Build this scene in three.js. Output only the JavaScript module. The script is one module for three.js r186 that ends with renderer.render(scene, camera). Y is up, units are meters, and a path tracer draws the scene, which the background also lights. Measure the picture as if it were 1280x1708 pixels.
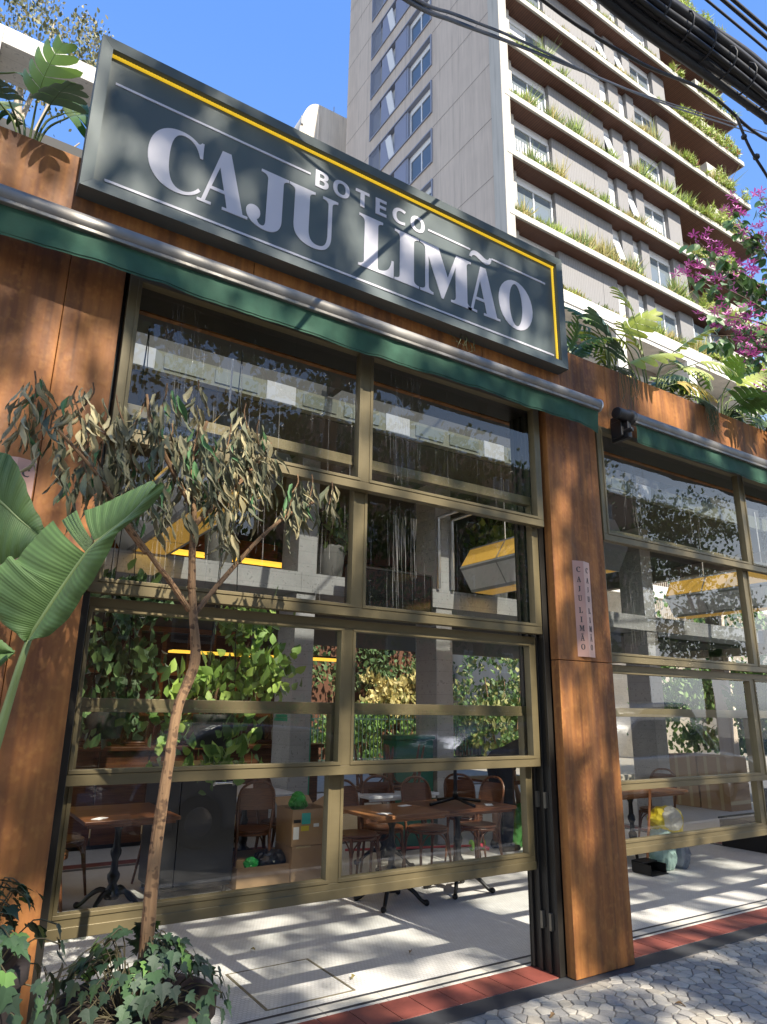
import * as THREE from 'three';
import { mergeGeometries } from 'three/addons/utils/BufferGeometryUtils.js';
import { RoundedBoxGeometry } from 'three/addons/geometries/RoundedBoxGeometry.js';
import { TextGeometry } from 'three/addons/geometries/TextGeometry.js';
import { FontLoader } from 'three/addons/loaders/FontLoader.js';
import { MarchingCubes } from 'three/addons/objects/MarchingCubes.js';
import { RectAreaLightUniformsLib } from 'three/addons/lights/RectAreaLightUniformsLib.js';

// ---------- camera, sky, sun, exposure ----------
const scene = new THREE.Scene();
const camera = new THREE.PerspectiveCamera(72.958, 767 / 1024, 0.05, 600);
camera.position.set(-3.697, 1.6, 3.469);
camera.up.set(-0.16019, 0.96139, 0.22376);
camera.lookAt(-3.697 + 0.51971, 1.6 + 0.27487, 3.469 - 0.80892);
const renderer = new THREE.WebGLRenderer({ antialias: true });
renderer.setSize(767, 1024);
renderer.toneMapping = THREE.LinearToneMapping;
renderer.toneMappingExposure = 2.5;
renderer.shadowMap.enabled = true;
RectAreaLightUniformsLib.init();
{
  const w = 128, h = 128, d = new Float32Array(w * h * 4);
  const stops = [[-90, .14, .135, .125], [-1, .18, .175, .165], [0, 1.0, 1.03, 1.05], [9, .82, .90, .98], [20, .30, .42, .62], [32, .094, .194, .44], [50, .069, .160, .41], [90, .048, .115, .34]];
  for (let j = 0; j < h; j++) {
    const el = (j + .5) / h * 180 - 90;
    let k = 0; while (k < stops.length - 2 && el > stops[k + 1][0]) k++;
    const a = stops[k], b = stops[k + 1], t = Math.min(1, Math.max(0, (el - a[0]) / (b[0] - a[0])));
    for (let i = 0; i < w; i++) { const o = (j * w + i) * 4; for (let c = 0; c < 3; c++) d[o + c] = a[c + 1] + (b[c + 1] - a[c + 1]) * t; d[o + 3] = 1; }
  }
  const sky = new THREE.DataTexture(d, w, h, THREE.RGBAFormat, THREE.FloatType);
  sky.mapping = THREE.EquirectangularReflectionMapping; sky.magFilter = THREE.LinearFilter; sky.needsUpdate = true;
  scene.background = sky; scene.environment = sky;
}
const sun = new THREE.DirectionalLight(new THREE.Color(1, .92, .79), 3.9);
sun.position.set(0.09 * 60, 0.985 * 60 + 2, 60); sun.target.position.set(0, 2, 0);
sun.castShadow = true; sun.shadow.mapSize.set(4096, 4096);
Object.assign(sun.shadow.camera, { left: -45, right: 45, top: 45, bottom: -45, near: 1, far: 160 });
scene.add(sun, sun.target);

// ---------- random, noise ----------
function rng(s) { return () => { s = (s + 0x6d2b79f5) | 0; let t = Math.imul(s ^ (s >>> 15), 1 | s); t = (t + Math.imul(t ^ (t >>> 7), 61 | t)) ^ t; return ((t ^ (t >>> 14)) >>> 0) / 4294967296; }; }
const R0 = rng(7);
function hash(x, y, s) { let h = Math.imul(x, 374761393) + Math.imul(y, 668265263) + Math.imul(s, 1274126177); h = Math.imul(h ^ (h >>> 13), 1274126177); return ((h ^ (h >>> 16)) >>> 0) / 4294967296; }
function vnoise(x, y, px, py, s) {
  const xi = Math.floor(x), yi = Math.floor(y), fx = x - xi, fy = y - yi, u = fx * fx * (3 - 2 * fx), v = fy * fy * (3 - 2 * fy);
  const m = (a, p) => ((a % p) + p) % p;
  const a = hash(m(xi, px), m(yi, py), s), b = hash(m(xi + 1, px), m(yi, py), s), c = hash(m(xi, px), m(yi + 1, py), s), d = hash(m(xi + 1, px), m(yi + 1, py), s);
  return a + (b - a) * u + (c - a) * v + (a - b - c + d) * u * v;
}
function fbm(u, v, fx, fy, oct, s) { let t = 0, a = .5, n = 0; for (let o = 0; o < oct; o++) { t += a * vnoise(u * fx, v * fy, fx, fy, s + o); n += a; a *= .55; fx *= 2; fy *= 2; } return t / n; }
const clamp = (x, a = 0, b = 1) => Math.min(b, Math.max(a, x));
const lerp = (a, b, t) => a + (b - a) * t;
const sstep = (a, b, x) => { const t = clamp((x - a) / (b - a)); return t * t * (3 - 2 * t); };
const toS = (c) => (c <= .0031308 ? c * 12.92 : 1.055 * Math.pow(c, 1 / 2.4) - .055);

// ---------- textures: fn(u, v) gives [r, g, b] linear, or a number for height / roughness ----------
function tex(w, h, size, fn, color = true) {
  const d = new Uint8Array(w * h * 4);
  for (let j = 0; j < h; j++) for (let i = 0; i < w; i++) {
    const o = (j * w + i) * 4, c = fn((i + .5) / w, (j + .5) / h);
    if (color) { for (let k = 0; k < 3; k++) d[o + k] = clamp(toS(clamp(c[k]))) * 255; } else d[o] = d[o + 1] = d[o + 2] = clamp(c) * 255;
    d[o + 3] = 255;
  }
  const t = new THREE.DataTexture(d, w, h); t.wrapS = t.wrapT = THREE.RepeatWrapping; t.magFilter = THREE.LinearFilter; t.minFilter = THREE.LinearMipmapLinearFilter; t.generateMipmaps = true;
  if (color) t.colorSpace = THREE.SRGBColorSpace;
  const [sx, sy] = Array.isArray(size) ? size : [size, size];
  t.repeat.set(1 / sx, 1 / sy); t.needsUpdate = true; return t;
}
const mix3 = (a, b, t) => [lerp(a[0], b[0], t), lerp(a[1], b[1], t), lerp(a[2], b[2], t)];
function M(o) { const { c, ...rest } = o; const m = (rest.transmission || rest.clearcoat || rest.sheen) ? new THREE.MeshPhysicalMaterial(rest) : new THREE.MeshStandardMaterial(rest); if (c) m.color.setRGB(...c); return m; }

const rustH = (u, v) => { const st = fbm(u, v, 60, 3, 3, 11), fine = fbm(u, v, 90, 90, 3, 12), big = fbm(u, v, 4, 2, 4, 13); return { st, fine, big }; };
const rustCol = tex(768, 768, [1.9, 2.6], (u, v) => {
  const { st, fine, big } = rustH(u, v); const run = sstep(.52, .78, fbm(u, v, 34, 2, 3, 15));
  let c = mix3([.15, .05, .016], [.47, .19, .045], clamp(.08 + big * .85 + (st - .5) * .9));
  c = mix3(c, [.52, .24, .06], clamp((fine - .5) * 1.6) * .55); c = mix3(c, [.06, .03, .018], run * .42); c = mix3(c, [.07, .03, .018], sstep(.62, .8, fbm(u, v, 9, 5, 4, 16)) * .45);
  return c;
});
const rustBump = tex(512, 512, [1.9, 2.6], (u, v) => { const { st, fine } = rustH(u, v); return .6 * fine + .4 * st; }, false);
const rustRough = tex(256, 256, [1.9, 2.6], (u, v) => .5 + .4 * fbm(u, v, 14, 6, 4, 14), false);
const conc = (s, base) => tex(512, 512, 1.8, (u, v) => { const n = fbm(u, v, 5, 5, 5, s), f = fbm(u, v, 60, 60, 2, s + 9), pit = sstep(.74, .8, f), board = (v * 12) % 1 < .04 ? .82 : 1; const k = (.72 + .42 * n + .1 * (f - .5)) * board * (1 - .3 * pit); return [base[0] * k, base[1] * k, base[2] * k]; });
const concB = tex(256, 256, 1.8, (u, v) => .6 * fbm(u, v, 40, 40, 3, 3) + ((v * 12) % 1 < .04 ? 0 : .4), false);
const T = {};
T.concrete = conc(31, [.40, .405, .41]); T.whiteconc = conc(37, [.72, .69, .62]);
T.plaster = tex(512, 512, 4, (u, v) => { const n = fbm(u, v, 3, 3, 5, 41), r = fbm(u, v, 26, 2, 3, 43); const k = .84 + .20 * n + .20 * (r - .5) - .10 * sstep(.58, .75, fbm(u, v, 40, 2, 3, 47)); return [.60 * k, .50 * k, .40 * k]; });
T.wood = tex(512, 512, [.5, .5], (u, v) => { const g = fbm(u, v, 3, 42, 4, 51), p = fbm(u, v, 4, 120, 2, 53); return mix3([.055, .019, .008], [.20, .075, .028], clamp(g * 1.1 - .1 + (p - .5) * .5)); });
T.lightwood = tex(512, 512, [.5, .5], (u, v) => { const g = fbm(u, v, 3, 42, 4, 55), p = fbm(u, v, 4, 120, 2, 57); return mix3([.13, .05, .018], [.34, .15, .055], clamp(g * 1.1 - .1 + (p - .5) * .5)); });
T.mosaic = tex(512, 512, .42, (u, v) => {
  const N = 16, r = Math.floor(v * N), fy = v * N - r, uu = u * N + (r % 2 ? .5 : 0), cx = ((Math.floor(uu) % N) + N) % N, fx = uu - Math.floor(uu);
  const d = Math.hypot(fx - .5, fy - .5), k = .94 + .09 * hash(cx, r, 61), g = sstep(.44, .5, d), dirt = .88 + .18 * fbm(u, v, 5, 5, 3, 63); return mix3([.70 * k * dirt, .69 * k * dirt, .665 * k * dirt], [.52, .505, .475], g);
});
T.mosaicB = tex(256, 256, .42, (u, v) => { const N = 16, r = Math.floor(v * N), fy = v * N - r, uu = u * N + (r % 2 ? .5 : 0), fx = uu - Math.floor(uu); return 1 - sstep(.4, .5, Math.hypot(fx - .5, fy - .5)); }, false);
T.asphalt = tex(512, 512, 2, (u, v) => { const k = .075 + .05 * fbm(u, v, 90, 90, 3, 71) + .02 * fbm(u, v, 4, 4, 4, 73); return [k, k, k * 1.02]; });
T.stone = tex(256, 256, .3, (u, v) => { const n = fbm(u, v, 8, 8, 4, 81), f = fbm(u, v, 50, 50, 2, 83); const k = .78 + .3 * n + .25 * (f - .5); return [k, k, k]; });
T.stoneB = tex(256, 256, .3, (u, v) => fbm(u, v, 24, 24, 4, 85), false);
T.tile = tex(256, 256, .35, (u, v) => { const n = fbm(u, v, 5, 5, 5, 91), f = fbm(u, v, 50, 50, 2, 93), w = sstep(.6, .8, fbm(u, v, 7, 7, 4, 95)); const k = .7 + .5 * n + .2 * (f - .5); return mix3([k, k, k], [1.35, 1.5, 1.5], w * .25); });
T.bark = tex(256, 512, [.16, .5], (u, v) => { const g = fbm(u, v, 18, 5, 4, 101), k = sstep(.60, .72, fbm(u, v, 5, 18, 3, 103)), kn = sstep(.76, .84, fbm(u, v, 6, 26, 2, 105)); return mix3(mix3([.19, .105, .05], [.34, .21, .11], g), [.075, .04, .022], clamp(k * .7 + kn)); });
T.barkB = tex(256, 512, [.16, .5], (u, v) => fbm(u, v, 22, 6, 4, 101), false);
T.slat = tex(128, 128, .36, (u, v) => { const f = (u * 3) % 1, k = .85 + .3 * hash(Math.floor(u * 3), 1, 111) + .2 * (fbm(u, v, 12, 3, 3, 113) - .5); return f < .10 || f > .9 ? [.035, .018, .012] : [.135 * k, .058 * k, .036 * k]; });
T.corr = tex(128, 64, .9, (u, v) => { const s = .5 + .5 * Math.sin(u * Math.PI * 2 * 8), k = .86 + .16 * s + .08 * (fbm(u, v, 8, 2, 3, 117) - .5); return [.255 * k, .245 * k, .24 * k]; });
T.corrB = tex(128, 8, .9, (u) => .5 + .5 * Math.sin(u * Math.PI * 2 * 8), false);
T.card = tex(256, 256, .5, (u, v) => { const k = .85 + .2 * fbm(u, v, 4, 4, 4, 121) + .08 * Math.sin(v * 300); return [.40 * k, .255 * k, .135 * k]; });
T.cloth = tex(256, 256, .5, (u, v) => { const k = .65 + .7 * fbm(u, v, 5, 4, 4, 125) + .1 * (fbm(u, v, 110, 110, 1, 127) - .5); return [.028 * k, .088 * k, .053 * k]; });
T.signgreen = tex(256, 256, 1, (u, v) => { const k = .92 + .16 * fbm(u, v, 5, 3, 4, 131); return [.082 * k, .107 * k, .108 * k]; });
T.bronze = tex(256, 256, .6, (u, v) => { const k = .86 + .28 * fbm(u, v, 4, 5, 4, 135) + .06 * (fbm(u, v, 2, 100, 2, 137) - .5); return [.170 * k, .136 * k, .070 * k]; });
T.metal = tex(256, 256, .8, (u, v) => { const n = fbm(u, v, 10, 4, 4, 141); return mix3([.15, .135, .115], [.36, .345, .32], n); });
T.metalR = tex(128, 128, .8, (u, v) => .38 + .35 * fbm(u, v, 10, 5, 4, 143), false);
const leafTex = tex(256, 64, [1, 1], (u, v) => { const s = .5 + .5 * Math.sin(u * Math.PI * 2 * 40), n = fbm(u, v, 8, 3, 4, 151); const k = .82 + .18 * s + .35 * (n - .5); return [.085 * k, .165 * k, .040 * k]; });
const leafBump = tex(256, 8, [1, 1], (u) => .5 + .5 * Math.sin(u * Math.PI * 2 * 40), false);

const rust = M({ map: rustCol, bumpMap: rustBump, bumpScale: .004, roughnessMap: rustRough, roughness: 1 });
const concrete = M({ map: T.concrete, bumpMap: concB, bumpScale: .003, roughness: .85 });
const whiteConc = M({ map: T.whiteconc, bumpMap: concB, bumpScale: .004, roughness: .9 });
const bronze = M({ map: T.bronze, roughness: .42, metalness: .25 });
const bronzeDark = M({ c: [.028, .025, .02], roughness: .5, metalness: .3 });
const black = M({ c: [.012, .012, .013], roughness: .45 });
const blackIron = M({ c: [.014, .014, .015], roughness: .42, metalness: .4 });
const darkPaint = M({ c: [.085, .083, .08], roughness: .9 });
const plaster = M({ map: T.plaster, roughness: .95 });
const wood = M({ map: T.wood, roughness: .38 });
const lightWood = M({ map: T.lightwood, roughness: .45 });
const mosaic = M({ map: T.mosaic, bumpMap: T.mosaicB, bumpScale: .001, roughness: .5 });
const metal = M({ map: T.metal, roughnessMap: T.metalR, roughness: 1, metalness: .65 });
const cloth = M({ map: T.cloth, roughness: .85 });
const cardboard = M({ map: T.card, roughness: .9 });
const bark = M({ map: T.bark, bumpMap: T.barkB, bumpScale: .006, roughness: .9 });
const glass = M({ transmission: 1, thickness: 0, roughness: 0.0, ior: 1.7, c: [.93, .945, .935] });
const white = M({ c: [.74, .74, .72], roughness: .6 });
const leafMat = (c, t = .3, r = .55) => M({ c, transmission: t, thickness: 0, roughness: r, side: THREE.DoubleSide });

// ---------- object helpers ----------
const counts = {};
function numbered(n) { const k = counts[n] = (counts[n] ?? -1) + 1; return k ? `${n}_${String(k).padStart(3, '0')}` : n; }
function shade(o) { o.traverse((m) => { if (m.isMesh) { m.castShadow = true; m.receiveShadow = true; } }); return o; }
function tag(o, label, category, group, kind) { if (label) o.userData.label = label; if (category) o.userData.category = category; if (group) o.userData.group = group; if (kind) o.userData.kind = kind; return o; }
function thing(name, label, category, pos = [0, 0, 0], ry = 0, group) { const g = new THREE.Group(); g.name = numbered(name); g.position.set(...pos); g.rotation.y = ry; scene.add(g); return tag(g, label, category, group); }
function part(name, geo, m, parent) { const o = new THREE.Mesh(geo, m); o.name = name; o.castShadow = o.receiveShadow = true; (parent || scene).add(o); if (!parent) o.name = numbered(name); return o; }
function struct(name, geo, m) { return tag(part(name, geo, m), null, null, null, 'structure'); }
function cp(src, label, pos, ry, group) { const r = src.clone(); r.name = numbered(src.name.replace(/_\d{3}$/, '')); scene.add(r); if (pos) r.position.set(...pos); if (ry !== undefined) r.rotation.y = ry; if (label) r.userData = { ...r.userData, label }; else r.userData = { ...r.userData }; if (group) r.userData.group = group; return r; }
// uv in metres by the main direction of each face
function muv(g) {
  g = g.index ? g.toNonIndexed() : g; const p = g.attributes.position, uv = new Float32Array(p.count * 2), a = new THREE.Vector3(), b = new THREE.Vector3(), c = new THREE.Vector3(), n = new THREE.Vector3();
  for (let i = 0; i < p.count; i += 3) {
    a.fromBufferAttribute(p, i); b.fromBufferAttribute(p, i + 1); c.fromBufferAttribute(p, i + 2);
    n.copy(b).sub(a).cross(c.clone().sub(a)); const ax = Math.abs(n.x), ay = Math.abs(n.y), az = Math.abs(n.z);
    [a, b, c].forEach((q, k) => { const o = (i + k) * 2; if (ay >= ax && ay >= az) { uv[o] = q.x; uv[o + 1] = q.z; } else if (ax > az) { uv[o] = q.z; uv[o + 1] = q.y; } else { uv[o] = q.x; uv[o + 1] = q.y; } });
  }
  g.setAttribute('uv', new THREE.BufferAttribute(uv, 2)); return g;
}
function clean(g) { g = g.index ? g.toNonIndexed() : g; if (!g.attributes.normal) g.computeVertexNormals(); if (!g.attributes.uv) g.setAttribute('uv', new THREE.BufferAttribute(new Float32Array(g.attributes.position.count * 2), 2)); for (const k of Object.keys(g.attributes)) if (!['position', 'normal', 'uv'].includes(k)) g.deleteAttribute(k); return g; }
const mg = (list) => mergeGeometries(list.map(clean));
function box(x0, x1, y0, y1, z0, z1, r = 0) { const w = x1 - x0, h = y1 - y0, d = z1 - z0; const g = r ? new RoundedBoxGeometry(w, h, d, 1, Math.min(r, w / 2.01, h / 2.01, d / 2.01)) : new THREE.BoxGeometry(w, h, d); g.translate((x0 + x1) / 2, (y0 + y1) / 2, (z0 + z1) / 2); return muv(g); }
const V = (a) => (a.isVector3 ? a : new THREE.Vector3(...a));
// tapered tube through points; r is a number, a list or a function of t; bump adds knots
function tube(pts, r, seg = 16, rad = 7, opt = {}) {
  const P = pts.map(V), curve = opt.straight ? null : new THREE.CatmullRomCurve3(P, false, 'centripetal');
  const at = (t) => { if (curve) return curve.getPoint(t); const f = t * (P.length - 1), i = Math.min(P.length - 2, Math.floor(f)); return P[i].clone().lerp(P[i + 1], f - i); };
  const rr = typeof r === 'function' ? r : Array.isArray(r) ? (t) => { const f = t * (r.length - 1), i = Math.min(r.length - 2, Math.floor(f)); return lerp(r[i], r[i + 1], f - i); } : () => r;
  const pos = [], uv = [], idx = []; let nrm = null, len = 0, last = null;
  for (let i = 0; i <= seg; i++) {
    const t = i / seg, p = at(t), q = at(Math.min(1, t + .002)), q0 = at(Math.max(0, t - .002)), tan = q.sub(q0).normalize();
    if (!nrm) { nrm = Math.abs(tan.y) > .9 ? new THREE.Vector3(1, 0, 0) : new THREE.Vector3(0, 1, 0); }
    nrm.addScaledVector(tan, -nrm.dot(tan)).normalize(); const bin = tan.clone().cross(nrm);
    if (last) len += p.distanceTo(last); last = p;
    for (let k = 0; k <= rad; k++) { const a = k / rad * Math.PI * 2, e = rr(t) * (opt.rough ? 1 + opt.rough * (hash(i, k % rad, opt.seed || 1) - .5) : 1); pos.push(p.x + (nrm.x * Math.cos(a) + bin.x * Math.sin(a)) * e, p.y + (nrm.y * Math.cos(a) + bin.y * Math.sin(a)) * e, p.z + (nrm.z * Math.cos(a) + bin.z * Math.sin(a)) * e); uv.push(k / rad * .16, len); }
  }
  for (let i = 0; i < seg; i++) for (let k = 0; k < rad; k++) { const a = i * (rad + 1) + k, b = a + rad + 1; idx.push(a, a + 1, b, b, a + 1, b + 1); }
  for (const [base, flip] of [[0, 1], [seg * (rad + 1), 0]]) for (let k = 1; k < rad - 1; k++) flip ? idx.push(base, base + k + 1, base + k) : idx.push(base, base + k, base + k + 1);
  const g = new THREE.BufferGeometry(); g.setAttribute('position', new THREE.Float32BufferAttribute(pos, 3)); g.setAttribute('uv', new THREE.Float32BufferAttribute(uv, 2)); g.setIndex(idx); g.computeVertexNormals(); return clean(g);
}
const cyl = (p, q, r, n = 10) => tube([p, q], r, 1, n, { straight: true });
function lathe(pts, n = 16, x = 0, y = 0, z = 0) { const g = new THREE.LatheGeometry(pts.map((p) => new THREE.Vector2(...p)), n); g.translate(x, y, z); return clean(g); }
function grid(nu, nv, fn) { // fn(u, v) -> [x, y, z]
  const pos = [], uv = [], idx = [];
  for (let j = 0; j <= nv; j++) for (let i = 0; i <= nu; i++) { pos.push(...fn(i / nu, j / nv)); uv.push(i / nu, j / nv); }
  for (let j = 0; j < nv; j++) for (let i = 0; i < nu; i++) { const a = j * (nu + 1) + i, b = a + nu + 1; idx.push(a, a + 1, b, b, a + 1, b + 1); }
  const g = new THREE.BufferGeometry(); g.setAttribute('position', new THREE.Float32BufferAttribute(pos, 3)); g.setAttribute('uv', new THREE.Float32BufferAttribute(uv, 2)); g.setIndex(idx); g.computeVertexNormals(); return g;
}
function extr(shape, depth, bevel = 0, seg = 8) { return muv(new THREE.ExtrudeGeometry(shape, { depth, bevelEnabled: bevel > 0, bevelThickness: bevel, bevelSize: bevel, bevelSegments: 1, curveSegments: seg })); }
function poly(pts) { const s = new THREE.Shape(); pts.forEach((p, i) => (i ? s.lineTo(...p) : s.moveTo(...p))); s.closePath(); return s; }
const FL = new FontLoader(), serifB = await FL.loadAsync('fonts/droid/droid_serif_bold.typeface.json'), sansB = await FL.loadAsync('fonts/droid/droid_sans_bold.typeface.json');
// a glyph scaled to fill x0..x1, y0..y1, standing proud by d
function glyph(ch, font, x0, x1, y0, y1, d) { const g = new TextGeometry(ch, { font, size: 1, depth: d, curveSegments: 6, bevelEnabled: false }); g.computeBoundingBox(); const b = g.boundingBox; g.translate(-b.min.x, -b.min.y, 0); g.scale((x1 - x0) / (b.max.x - b.min.x), (y1 - y0) / (b.max.y - b.min.y), 1); g.translate(x0, y0, 0); return clean(g); }
const M0 = { blue: M({ c: [.235, .25, .325], roughness: .6 }), pane: M({ c: [.62, .63, .63], roughness: .25 }), pane2: M({ c: [.17, .20, .22], roughness: .05 }) };
// ---------- ground ----------
struct('road', box(-70, 70, -.35, -.12, 3.2, 9.6), M({ map: T.asphalt, roughness: .9 }));
{
  const g = new THREE.PlaneGeometry(900, 900); g.rotateX(-Math.PI / 2); g.translate(0, -.36, 0);
  struct('ground', muv(g), M({ map: T.asphalt, roughness: .95 }));
}
const mortar = M({ map: T.stone, c: [.24, .215, .185], roughness: .95 });
const pavement = struct('pavement', box(-70, 70, -.34, -.004, .062, 3.05), mortar);
struct('kerb', box(-70, 70, -.34, .0, 3.053, 3.2, .02), concrete);
struct('far_pavement', box(-70, 70, -.34, -.0, 9.6, 13), concrete);
{ // crazy-paved stones: one mesh each near the camera's view, the rest joined
  const r = rng(21), P = .084, sites = [];
  for (let j = -2; j < 19; j++) for (let i = -2; i < 74; i++) sites.push([-2.35 + (i + (j % 2 ? .5 : 0) + (r() - .5) * .72) * P, .06 + (j + (r() - .5) * .72) * P * .9, i, j]);
  const tints = [[.44, .41, .35], [.35, .33, .295], [.52, .48, .40], [.28, .27, .25], [.41, .37, .30]].map((c) => M({ map: T.stone, bumpMap: T.stoneB, bumpScale: .002, c, roughness: .8 }));
  const stones = [];
  for (const s of sites) {
    const [sx, sz] = s; if (sx < -2.25 || sx > 3.7 || sz < .075 || sz > 1.45) continue;
    let pg = [[-.2, -.2], [.2, -.2], [.2, .2], [-.2, .2]];
    for (const q of sites) {
      const dx = q[0] - sx, dz = q[1] - sz, dd = dx * dx + dz * dz; if (!dd || dd > .05) continue;
      const out = [], h = dd / 2; for (let k = 0; k < pg.length; k++) { const a = pg[k], b = pg[(k + 1) % pg.length], da = a[0] * dx + a[1] * dz - h, db = b[0] * dx + b[1] * dz - h; if (da <= 0) out.push(a); if ((da < 0) !== (db < 0)) { const t = da / (da - db); out.push([lerp(a[0], b[0], t), lerp(a[1], b[1], t)]); } }
      pg = out; if (pg.length < 3) break;
    }
    if (pg.length < 3) continue;
    pg = pg.map(([x, z]) => [sx + x, Math.max(.064, sz + z)]);
    const cx = pg.reduce((a, p) => a + p[0], 0) / pg.length, cz = pg.reduce((a, p) => a + p[1], 0) / pg.length, rad = pg.reduce((a, p) => a + Math.hypot(p[0] - cx, p[1] - cz), 0) / pg.length;
    if (rad < .012) continue;
    const gap = .0042 + r() * .002, ring = (e, y) => pg.map(([x, z]) => { const d = Math.hypot(x - cx, z - cz), k = Math.max(.3, (d - e) / d); return [cx + (x - cx) * k, y + (x - cx) * tx + (z - cz) * tz, cz + (z - cz) * k]; });
    const tx = (r() - .5) * .05, tz = (r() - .5) * .05, y = .003 + r() * .004, A = ring(gap, -.02), B = ring(gap, y - .003), C = ring(gap + .005, y), n = pg.length, pos = [], idx = [];
    pos.push(cx, y + .0008, cz); for (const q of [C, B, A]) for (const p of q) pos.push(...p);
    for (let k = 0; k < n; k++) { const k2 = (k + 1) % n; idx.push(0, 1 + k2, 1 + k); for (const o of [1, 1 + n]) idx.push(o + k, o + k2, o + n + k, o + k2, o + n + k2, o + n + k); }
    const g = new THREE.BufferGeometry(); g.setAttribute('position', new THREE.Float32BufferAttribute(pos, 3)); g.setIndex(idx);
    const gg = muv(g); gg.computeVertexNormals();
    // in view: the lower right of the picture
    const dxc = cx + 3.697, dzc = cz - 3.469, dep = dxc * .5197 - 1.6 * .2749 - dzc * .8089, sxn = (dxc * .8391 + dzc * .5443) / dep;
    const upn = (dxc * -.1602 - 1.6 * .9614 + dzc * .2238) / dep; const seen = Math.abs(sxn) < .57 && upn > -.75;
    stones.push({ g: gg, tint: Math.floor(r() * 5), key: (seen ? 0 : 100) + dep });
  }
  stones.sort((a, b) => a.key - b.key);
  const rest = tints.map(() => []);
  stones.forEach((s, i) => (i < 300 ? part('paving_stone', s.g, tints[s.tint], pavement) : rest[s.tint].push(s.g)));
  rest.forEach((l, i) => l.length && tag(part('paving_stones', mg(l), tints[i], pavement), null, null, null, 'stuff'));
}
struct('granite_strip', box(-6, 10, -.3, .001, -.092, .061, .003), M({ map: T.stone, c: [.045, .047, .052], roughness: .55 }));
const tileBed = struct('tile_border', box(-6, 10, -.3, -.002, -.35, -.093), M({ c: [.42, .36, .32], roughness: .95 }));
{
  const tints = [[.235, .062, .045], [.20, .052, .04], [.26, .075, .052]].map((c) => M({ map: T.tile, c, roughness: .6 }));
  const r = rng(5); for (let k = -16; k < 34; k++) { const x = .165 + .2 * k - .2; part('red_tile', box(x + .003, x + .197, -.02, .0022 + r() * .001, -.343, -.097, .002), tints[Math.floor(r() * 3)], tileBed); }
}
const floor = struct('indoor_floor', box(-6, 10, -.3, 0, -9.5, -.505), mosaic);
{
  const pale = M({ map: T.stone, c: [.60, .575, .51], roughness: .6 }), lineM = M({ c: [.035, .035, .04], roughness: .6 }), r = rng(9);
  part('border_line', box(-6, 10, -.02, .001, -.504, -.478), lineM, floor); part('border_line', box(-6, 10, -.02, .001, -.402, -.376), lineM, floor);
  for (let k = -15; k < 25; k++) { const x = .04 + k * .4; part('border_slab', box(x + .0015, x + .3985, -.02, .0005 + r() * .0015, -.477, -.403, .001), pale, floor); part('border_slab', box(x + .0015, x + .3985, -.02, .0005 + r() * .0015, -.375, -.351, .001), pale, floor); }
  // a second band further in, and one running inwards
  const red = M({ map: T.tile, c: [.22, .06, .045], roughness: .6 });
  for (const [x0, x1, z0, z1] of [[5.26, 5.44, -9, -.51], [-6, 5.2, -4.95, -4.77]]) part('red_band', box(x0, x1, -.01, .004, z0, z1), red, floor);
  for (const [x0, x1, z0, z1] of [[5.15, 5.17, -9, -.51], [5.2, 5.22, -9, -.51], [5.5, 5.52, -9, -.51], [-6, 5.1, -4.68, -4.66], [-6, 5.1, -4.73, -4.71]]) part('border_line', box(x0, x1, -.01, .004, z0, z1), lineM, floor);
  const h = part('hatch_cover', box(-1.805, -1.265, -.02, .003, -1.19, -.585, .002), mosaic, floor);
  part('hatch_frame', mg([box(-1.822, -1.809, -.02, .0045, -1.2, -.572), box(-1.262, -1.249, -.02, .0045, -1.2, -.572), box(-1.809, -1.262, -.02, .0045, -.581, -.572), box(-1.809, -1.262, -.02, .0045, -1.2, -1.194)]), M({ c: [.25, .22, .15], roughness: .6, metalness: .5 }), h);
}

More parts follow.
